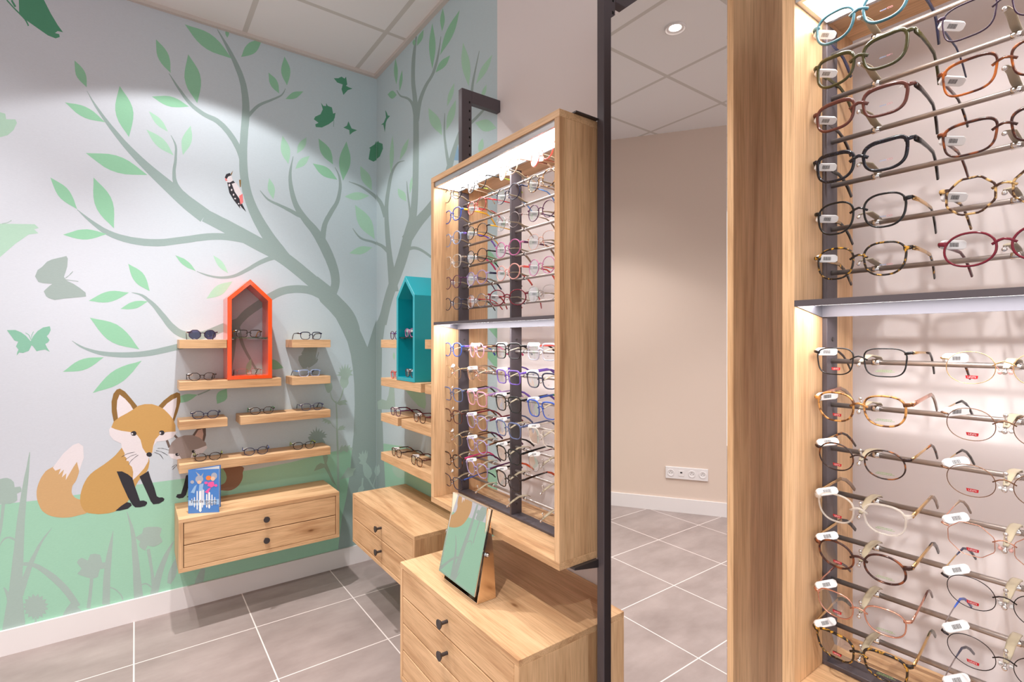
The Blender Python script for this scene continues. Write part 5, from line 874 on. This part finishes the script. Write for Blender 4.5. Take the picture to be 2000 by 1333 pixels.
on_shelf('pale red wire glasses on the floor of the orange house', 'x', .468, Z2+.018, ('q', 47, 34, 'm', 'm_red', 'm_rose', 'espresso'), 0, False)
on_shelf('dark blue square glasses on the top shelf right of the orange house', 'x', .772, Z1, ('s', 48, 38, 'a', 'navy', 'espresso', None), .1)
on_shelf('pale clear blue glasses on the short second shelf of the left wall', 'x', .765, Z2, ('q', 47, 32, 'a', 'c_blue', 'skyblue', 'slate'), .1)
on_shelf('dark oval glasses on the shelf left of the orange house', 'x', .262, Z2, ('h', 47, 36, 'a', 'espresso', 'espresso', None))
on_shelf('navy black-armed glasses on the short shelf above the painted fox cub', 'x', .277, Z3, ('h', 48, 37, 'a', 'navy', 'black', None), -.08)
on_shelf('dark green-armed glasses, left pair on the two-pair shelf', 'x', .527, Z3, ('h', 47, 36, 'a', 'espresso', 'green', None), -.08)
on_shelf('grey blue glasses, right pair on the two-pair shelf', 'x', .777, Z3, ('p', 47, 37, 'a', 'slate', 'bluegrey', 'navy'), -.05)
on_shelf('dark oval glasses above the blue booklet on the lowest left shelf', 'x', .286, Z4, ('o', 47, 36, 'a', 'espresso', 'lime', None), -.12, False)
on_shelf('blue glasses, middle pair of three on the lowest left shelf', 'x', .50, Z4, ('o', 47, 37, 'a', 'navy', 'blue', 'espresso'), -.12)
on_shelf('black and lime glasses, right pair of three on the lowest left shelf', 'x', .735, Z4, ('p', 46, 37, 'a', 'black', 'lime', None), -.1)
on_shelf('purple glasses on the top shelf left of the teal house', 'y', 2.445, Z1, ('p', 46, 40, 'a', 'plum', 'violet', None), 0, False)
on_shelf('pinkish glasses on the glass shelf inside the teal house', 'y', 2.268, 1.350, ('p', 46, 38, 'a', 'c_magenta', 'plum', None))
on_shelf('red glasses on the shelf left of the teal house', 'y', 2.44, Z2, ('p', 46, 38, 'a', 'coral', 'c_red', None), 0, False)
on_shelf('red brown glasses on the floor of the teal house', 'y', 2.262, Z2+.018, ('p', 46, 38, 'a', 'brownred', 'berry', None))
on_shelf('purple pink round glasses on the short corner shelf', 'y', 2.435, Z3, ('p', 46, 38, 'a', 'plum', 'plum', 'berry'), .05)
on_shelf('brown glasses on the shelf beside the centre cabinet under the teal house', 'y', 2.165, Z3, ('p', 46, 38, 'a', 'browntort', 'darkred', None), .05)
on_shelf('dark tortoiseshell glasses, left pair on the lowest corner shelf', 'y', 2.425, Z4, ('p', 46, 38, 'a', 'tort', 'tort', None), .02)
on_shelf('brown red-armed glasses, right pair on the lowest corner shelf', 'y', 2.195, Z4, ('s', 46, 39, 'a', 'tort', 'brownred', None), .02)

# ------------------------------------------------------------------ small tilting mirror on the front cabinet
t = thing('tabletop_mirror', 'small tilting mirror on a rose gold stand on the front cabinet', 'mirror', (.85, 1.385, .548))
fn = lambda p, d: (p[0], d, p[1])
st = MB(); za = .5485
for y0, y1 in ((1.282, 1.2845), (1.4855, 1.488)):
    st.prism([(.818, za), (.886, za), (.876, .700), (.862, .828), (.853, .828), (.838, .66)], fn, y0, y1)
st.prism([(.884, za), (.8865, za), (.8655, .828), (.863, .828)], fn, 1.2845, 1.4855)
st.box(.818, .884, 1.2845, 1.4855, za, za+.003)
part('stand', t, st, GOLD, .0005)
th = math.radians(13.5); e = (math.sin(th), math.cos(th)); n = (-math.cos(th), math.sin(th)); c0 = (.806, .578)
def q(s, d): return (c0[0]+e[0]*s+n[0]*d, c0[1]+e[1]*s+n[1]*d)
Lm = .252
part('mirror_back', t, MB().prism([q(0, -.006), q(Lm, -.006), q(Lm, 0), q(0, 0)], fn, 1.276, 1.492), BLACKM, .0005)
part('mirror_frame', t, MB().ringprism([(1.275, -.001), (1.493, -.001), (1.493, Lm+.001), (1.275, Lm+.001)], [(1.279, .003), (1.489, .003), (1.489, Lm-.003), (1.279, Lm-.003)], lambda p, d: (q(p[1], d)[0], p[0], q(p[1], d)[1]), 0, .0025), CHROME)
part('mirror_glass', t, MB().prism([q(.003, .0005), q(Lm-.003, .0005), q(Lm-.003, .0015), q(.003, .0015)], fn, 1.279, 1.489), MIRROR)
for y0, s in ((1.276, -1), (1.492, 1)):
    k = MB(); m_ = q(.122, -.004)
    k.cyl((m_[0]+.004, y0, m_[1]), (m_[0]+.004, y0+s*.010, m_[1]), .004, 12); k.cyl((m_[0]+.004, y0+s*.006, m_[1]), (m_[0]+.004, y0+s*.013, m_[1]), .0075, 14); k.ball((m_[0]+.004, y0+s*.014, m_[1]), .005, 10)
    part('hinge_knob', t, k, CHROME, smooth=False)

# ------------------------------------------------------------------ booklet
t = thing('booklet', 'blue reading test booklet standing folded on the left drawer cabinet', 'booklet', (.26, 2.79, .528))
A0, A1, A2 = Vector((.199, 2.803, 0)), Vector((.317, 2.741, 0)), Vector((.334, 2.826, 0)); hb = .203; zb = .5285
dF = (A1-A0).normalized(); nF = Vector((dF.y, -dF.x, 0)); wF = (A1-A0).length
def fc(u, v, d=0): p = A0+dF*u+nF*d; return (p.x, p.y, zb+v)
BLUEC = pbr('cover_blue', (70, 128, 200), .3, coat=.3); LBLUE = pbr('cover_pale_blue', (150, 186, 224), .35); INKB = pbr('cover_text', (62, 66, 92), .5)
PINKC = pbr('cover_pink', (235, 90, 160), .4); GREYC = pbr('cover_grey', (170, 172, 184), .4); SKINC = pbr('cover_peach', (240, 190, 160), .4); ORC = pbr('cover_orange', (236, 130, 60), .4); WHITEC = pbr('cover_white', (238, 238, 240), .4)
m = MB(); m.add([fc(u, v, d) for d in (0, -.001) for u, v in ((0, 0), (wF, 0), (wF, hb), (0, hb))], [(0, 1, 2, 3), (7, 6, 5, 4), (0, 4, 5, 1), (1, 5, 6, 2), (2, 6, 7, 3), (3, 7, 4, 0)])
def blob(k, pts, d): m.k = k; m.add([fc(u*wF, v*hb, d) for u, v in pts], [tuple(range(len(pts)))])
def disc(k, u, v, ru, rv, d, n=14): blob(k, [(u+ru*math.cos(2*PI*i/n), v+rv*math.sin(2*PI*i/n)) for i in range(n)], d)
blob(1, [(0, .18), (1, .18), (1, .305), (0, .305)], .0003)
for i, (u, v0, v1, wd) in enumerate(((.12, .2, .33, .012), (.2, .16, .36, .014), (.29, .1, .5, .018), (.39, .05, .58, .04), (.46, .14, .55, .016), (.5, .2, .52, .012), (.6, .14, .42, .02), (.68, .12, .46, .03), (.77, .18, .40, .018), (.86, .2, .34, .012), (.06, .2, .28, .012))):
    blob(5, [(u-wd, v1), (u-wd, v0), (u, v0-.03), (u+wd, v0), (u+wd, v1), (u, v1+.02)], .0004+.00001*i)
disc(2, .36, .78, .13, .085, .0006); disc(4, .36, .71, .07, .04, .0007); blob(2, [(.33, .84), (.24, .96), (.38, .88)], .0007); blob(2, [(.42, .86), (.5, .93), (.46, .83)], .0007)
disc(2, .13, .72, .06, .04, .0006); blob(1, [(.2, .62), (.28, .66), (.2, .46), (.08, .48)], .0006); blob(1, [(.36, .66), (.5, .68), (.46, .52), (.34, .5)], .00065)
disc(2, .84, .84, .10, .08, .0006); disc(6, .66, .80, .09, .055, .0007); disc(4, .80, .78, .07, .05, .0008)
blob(3, [(.66, .7), (.82, .72), (.86, .62), (.76, .58), (.62, .62)], .0009); blob(3, [(.66, .56), (.74, .58), (.64, .44), (.54, .48)], .00095); disc(3, .58, .69, .06, .03, .00096); disc(3, .9, .62, .05, .03, .00097)
part('front_cover', t, m, [BLUEC, LBLUE, GREYC, PINKC, SKINC, WHITEC, ORC])
m = MB(); m.add([(p.x, p.y, zb+z) for z in (0, hb) for p in (A0+Vector((.001, .003, 0)), A2, A2+Vector((-.001, .0015, 0)), A0+Vector((0, .0045, 0)))], [(0, 1, 5, 4), (2, 3, 7, 6), (1, 2, 6, 5), (3, 0, 4, 7), (0, 3, 2, 1), (4, 5, 6, 7)])
part('back_cover', t, m, BLUEC)
m = MB(); m.add([(p.x, p.y, zb+z) for z in (.004, hb-.004) for p in (A0+Vector((.002, .0015, 0)), A2+Vector((-.006, -.006, 0)), A2+Vector((-.007, -.004, 0)), A0+Vector((.001, .0025, 0)))], [(0, 1, 5, 4), (2, 3, 7, 6), (1, 2, 6, 5), (3, 0, 4, 7), (0, 3, 2, 1), (4, 5, 6, 7)])
part('page', t, m, WHITEC)
tx = text_mb('Test de lecture', .0185, lambda u, v: fc(.50*wF+u, .245*hb+v, .0012)); t2 = text_mb('Enfants', .0165, lambda u, v: fc(.74*wF+u, .185*hb+v, .0012)); tx.add(t2.v, t2.f)
part('title_text', t, tx, INKB)

# ------------------------------------------------------------------ socket strip on the slanting wall (seen in the mirror)
s0 = (Vector((LX, WA, 0))-Vector((2*.949-3.116, 2.837, 0))).length
SU0, SU1 = s0+.405, s0+.716
SZ0, SZ1 = .258, .350
t = thing('wall_socket_strip', 'white four gang socket strip on the beige wall in the mirror', 'socket', lw((SU0+SU1)/2, .005, .30))
part('cover_plate', t, lbox(MB(), SU0, SU1, .0005, .011, SZ0, SZ1), WHITE, .002)
DARK = pbr('socket_hole', (40, 38, 40), .8)
gw = (SU1-SU0)/4
def lc(mb, s, z, n0, n1, r, n=20): return mb.cyl(lw(s, n0, z), lw(s, n1, z), r, n)
zc = (SZ0+SZ1)/2
for k in (0, 2, 3):
    s = SU0+gw*(k+.5); m = MB()
    m.prism  # ring with a sunk well
    n = 24; rr = lambda r, d: [lw(s+r*math.cos(2*PI*i/n), d, zc+r*math.sin(2*PI*i/n)) for i in range(n)]
    R = [rr(.027, .011), rr(.026, .014), rr(.021, .014), rr(.019, .0112)]
    m.add(sum(R, []), [(a*n+i, a*n+(i+1) % n, (a+1)*n+(i+1) % n, (a+1)*n+i) for a in range(3) for i in range(n)]+[tuple(range(3*n, 4*n))])
    so = part('socket', t, m, WHITE)
    h = MB(); lc(h, s-.0095, zc, .011, .0122, .0026, 10); lc(h, s+.0095, zc, .011, .0122, .0026, 10); lc(h, s, zc+.010, .011, .0135, .0022, 10)
    part('pin_hole', t, h, DARK, 0, so)
s = SU0+gw*1.5
so = part('data_port', t, lbox(MB(), s-.022, s+.022, .011, .013, zc-.022, zc+.022), WHITE, .001)
part('port_opening', t, lbox(MB(), s-.008, s+.008, .013, .0134, zc, zc+.011), DARK, 0, so)

# ------------------------------------------------------------------ recessed spotlights and added fill lamps
def downlight(label, x, y, power, deg, blend=.25, core=0, cdeg=70, radius=.025):
    t = thing('recessed_spotlight', label, 'ceiling light', (x, y, ZC), 'recessed ceiling spotlights')
    n = 28; m = MB()
    rr = lambda r, z: [(x+r*math.cos(2*PI*i/n), y+r*math.sin(2*PI*i/n), z) for i in range(n)]
    R = [rr(.054, ZC-.0005), rr(.053, ZC-.010), rr(.048, ZC-.010), rr(.042, ZC-.004), rr(.040, ZC-.0045), rr(.030, ZC-.001)]
    m.add(sum(R, []), [(a*n+i, a*n+(i+1) % n, (a+1)*n+(i+1) % n, (a+1)*n+i) for a in range(5) for i in range(n)])
    part('trim_ring', t, m, WHITE, smooth=True)
    m = MB(); m.add(rr(.030, ZC-.001), [tuple(range(n))]); part('lamp_face', t, m, BULB)
    for nm, pw, dg, bl in (('halo', power, deg, blend), ('beam', core, cdeg, 1.)):   # wide spill of the reflector and its bright beam
        if not pw: continue
        d = bpy.data.lights.new(nm, 'SPOT'); d.energy = pw; d.spot_size = math.radians(dg); d.spot_blend = bl; d.shadow_soft_size = radius; d.color = (1, .98, .965)
        o = bpy.data.objects.new(nm+'_lamp', d); col.objects.link(o); o.parent = t; o.location = (0, 0, -.016)
    return t
downlight('recessed spotlight just above the left wall shelves', .25, 2.38, 26, 120, .15, 120, 84)
downlight('recessed spotlight near the left end of the mural wall', -.62, 2.40, 15, 118, .9, 70, 84)
downlight('recessed spotlight whose reflection shows in the tall mirror', -.36, 1.63, 30, 120, .5, 20, 80)
downlight('added fill spotlight behind the camera nearest the cabinets', -.36, .43, 80, 110, .4)  # out of view, added to light the cabinet fronts
downlight('added fill spotlight behind the camera over the shop floor', -.36, -.77, 65, 110, .4)  # unseen lamp added to fill the faces turned towards the camera
downlight('added fill spotlight left of the camera over the shop floor', -1.56, .43, 50, 110, .4)  # added for general fill, no lamp known at this spot
downlight('added fill spotlight far behind the camera on the left', -1.56, -.77, 60, 110, .4)  # another unseen lamp, put in only as fill light
w = bpy.data.worlds.new('shop'); sc.world = w; w.use_nodes = True
w.node_tree.nodes['Background'].inputs[0].default_value = (.985, .99, 1, 1); w.node_tree.nodes['Background'].inputs[1].default_value = 1.12

# ------------------------------------------------------------------ camera
cd = bpy.data.cameras.new('camera'); cam = bpy.data.objects.new('camera', cd); col.objects.link(cam)
cam.location = (0, 0, H); cam.rotation_euler = (PI/2, 0, -math.atan2(.59407, .80441))
cd.sensor_width = 36; cd.lens = 997/2000*36; cd.shift_y = -0.00075; cd.clip_start = .05
sc.camera = cam
vs = sc.view_settings; vs.view_transform = 'Standard'; vs.look = 'None'; vs.gamma = 1; vs.exposure = 0.46; vs.use_curve_mapping = False
sc.cycles.max_bounces = 10; sc.cycles.transparent_max_bounces = 24; sc.cycles.caustics_reflective = False; sc.cycles.caustics_refractive = False
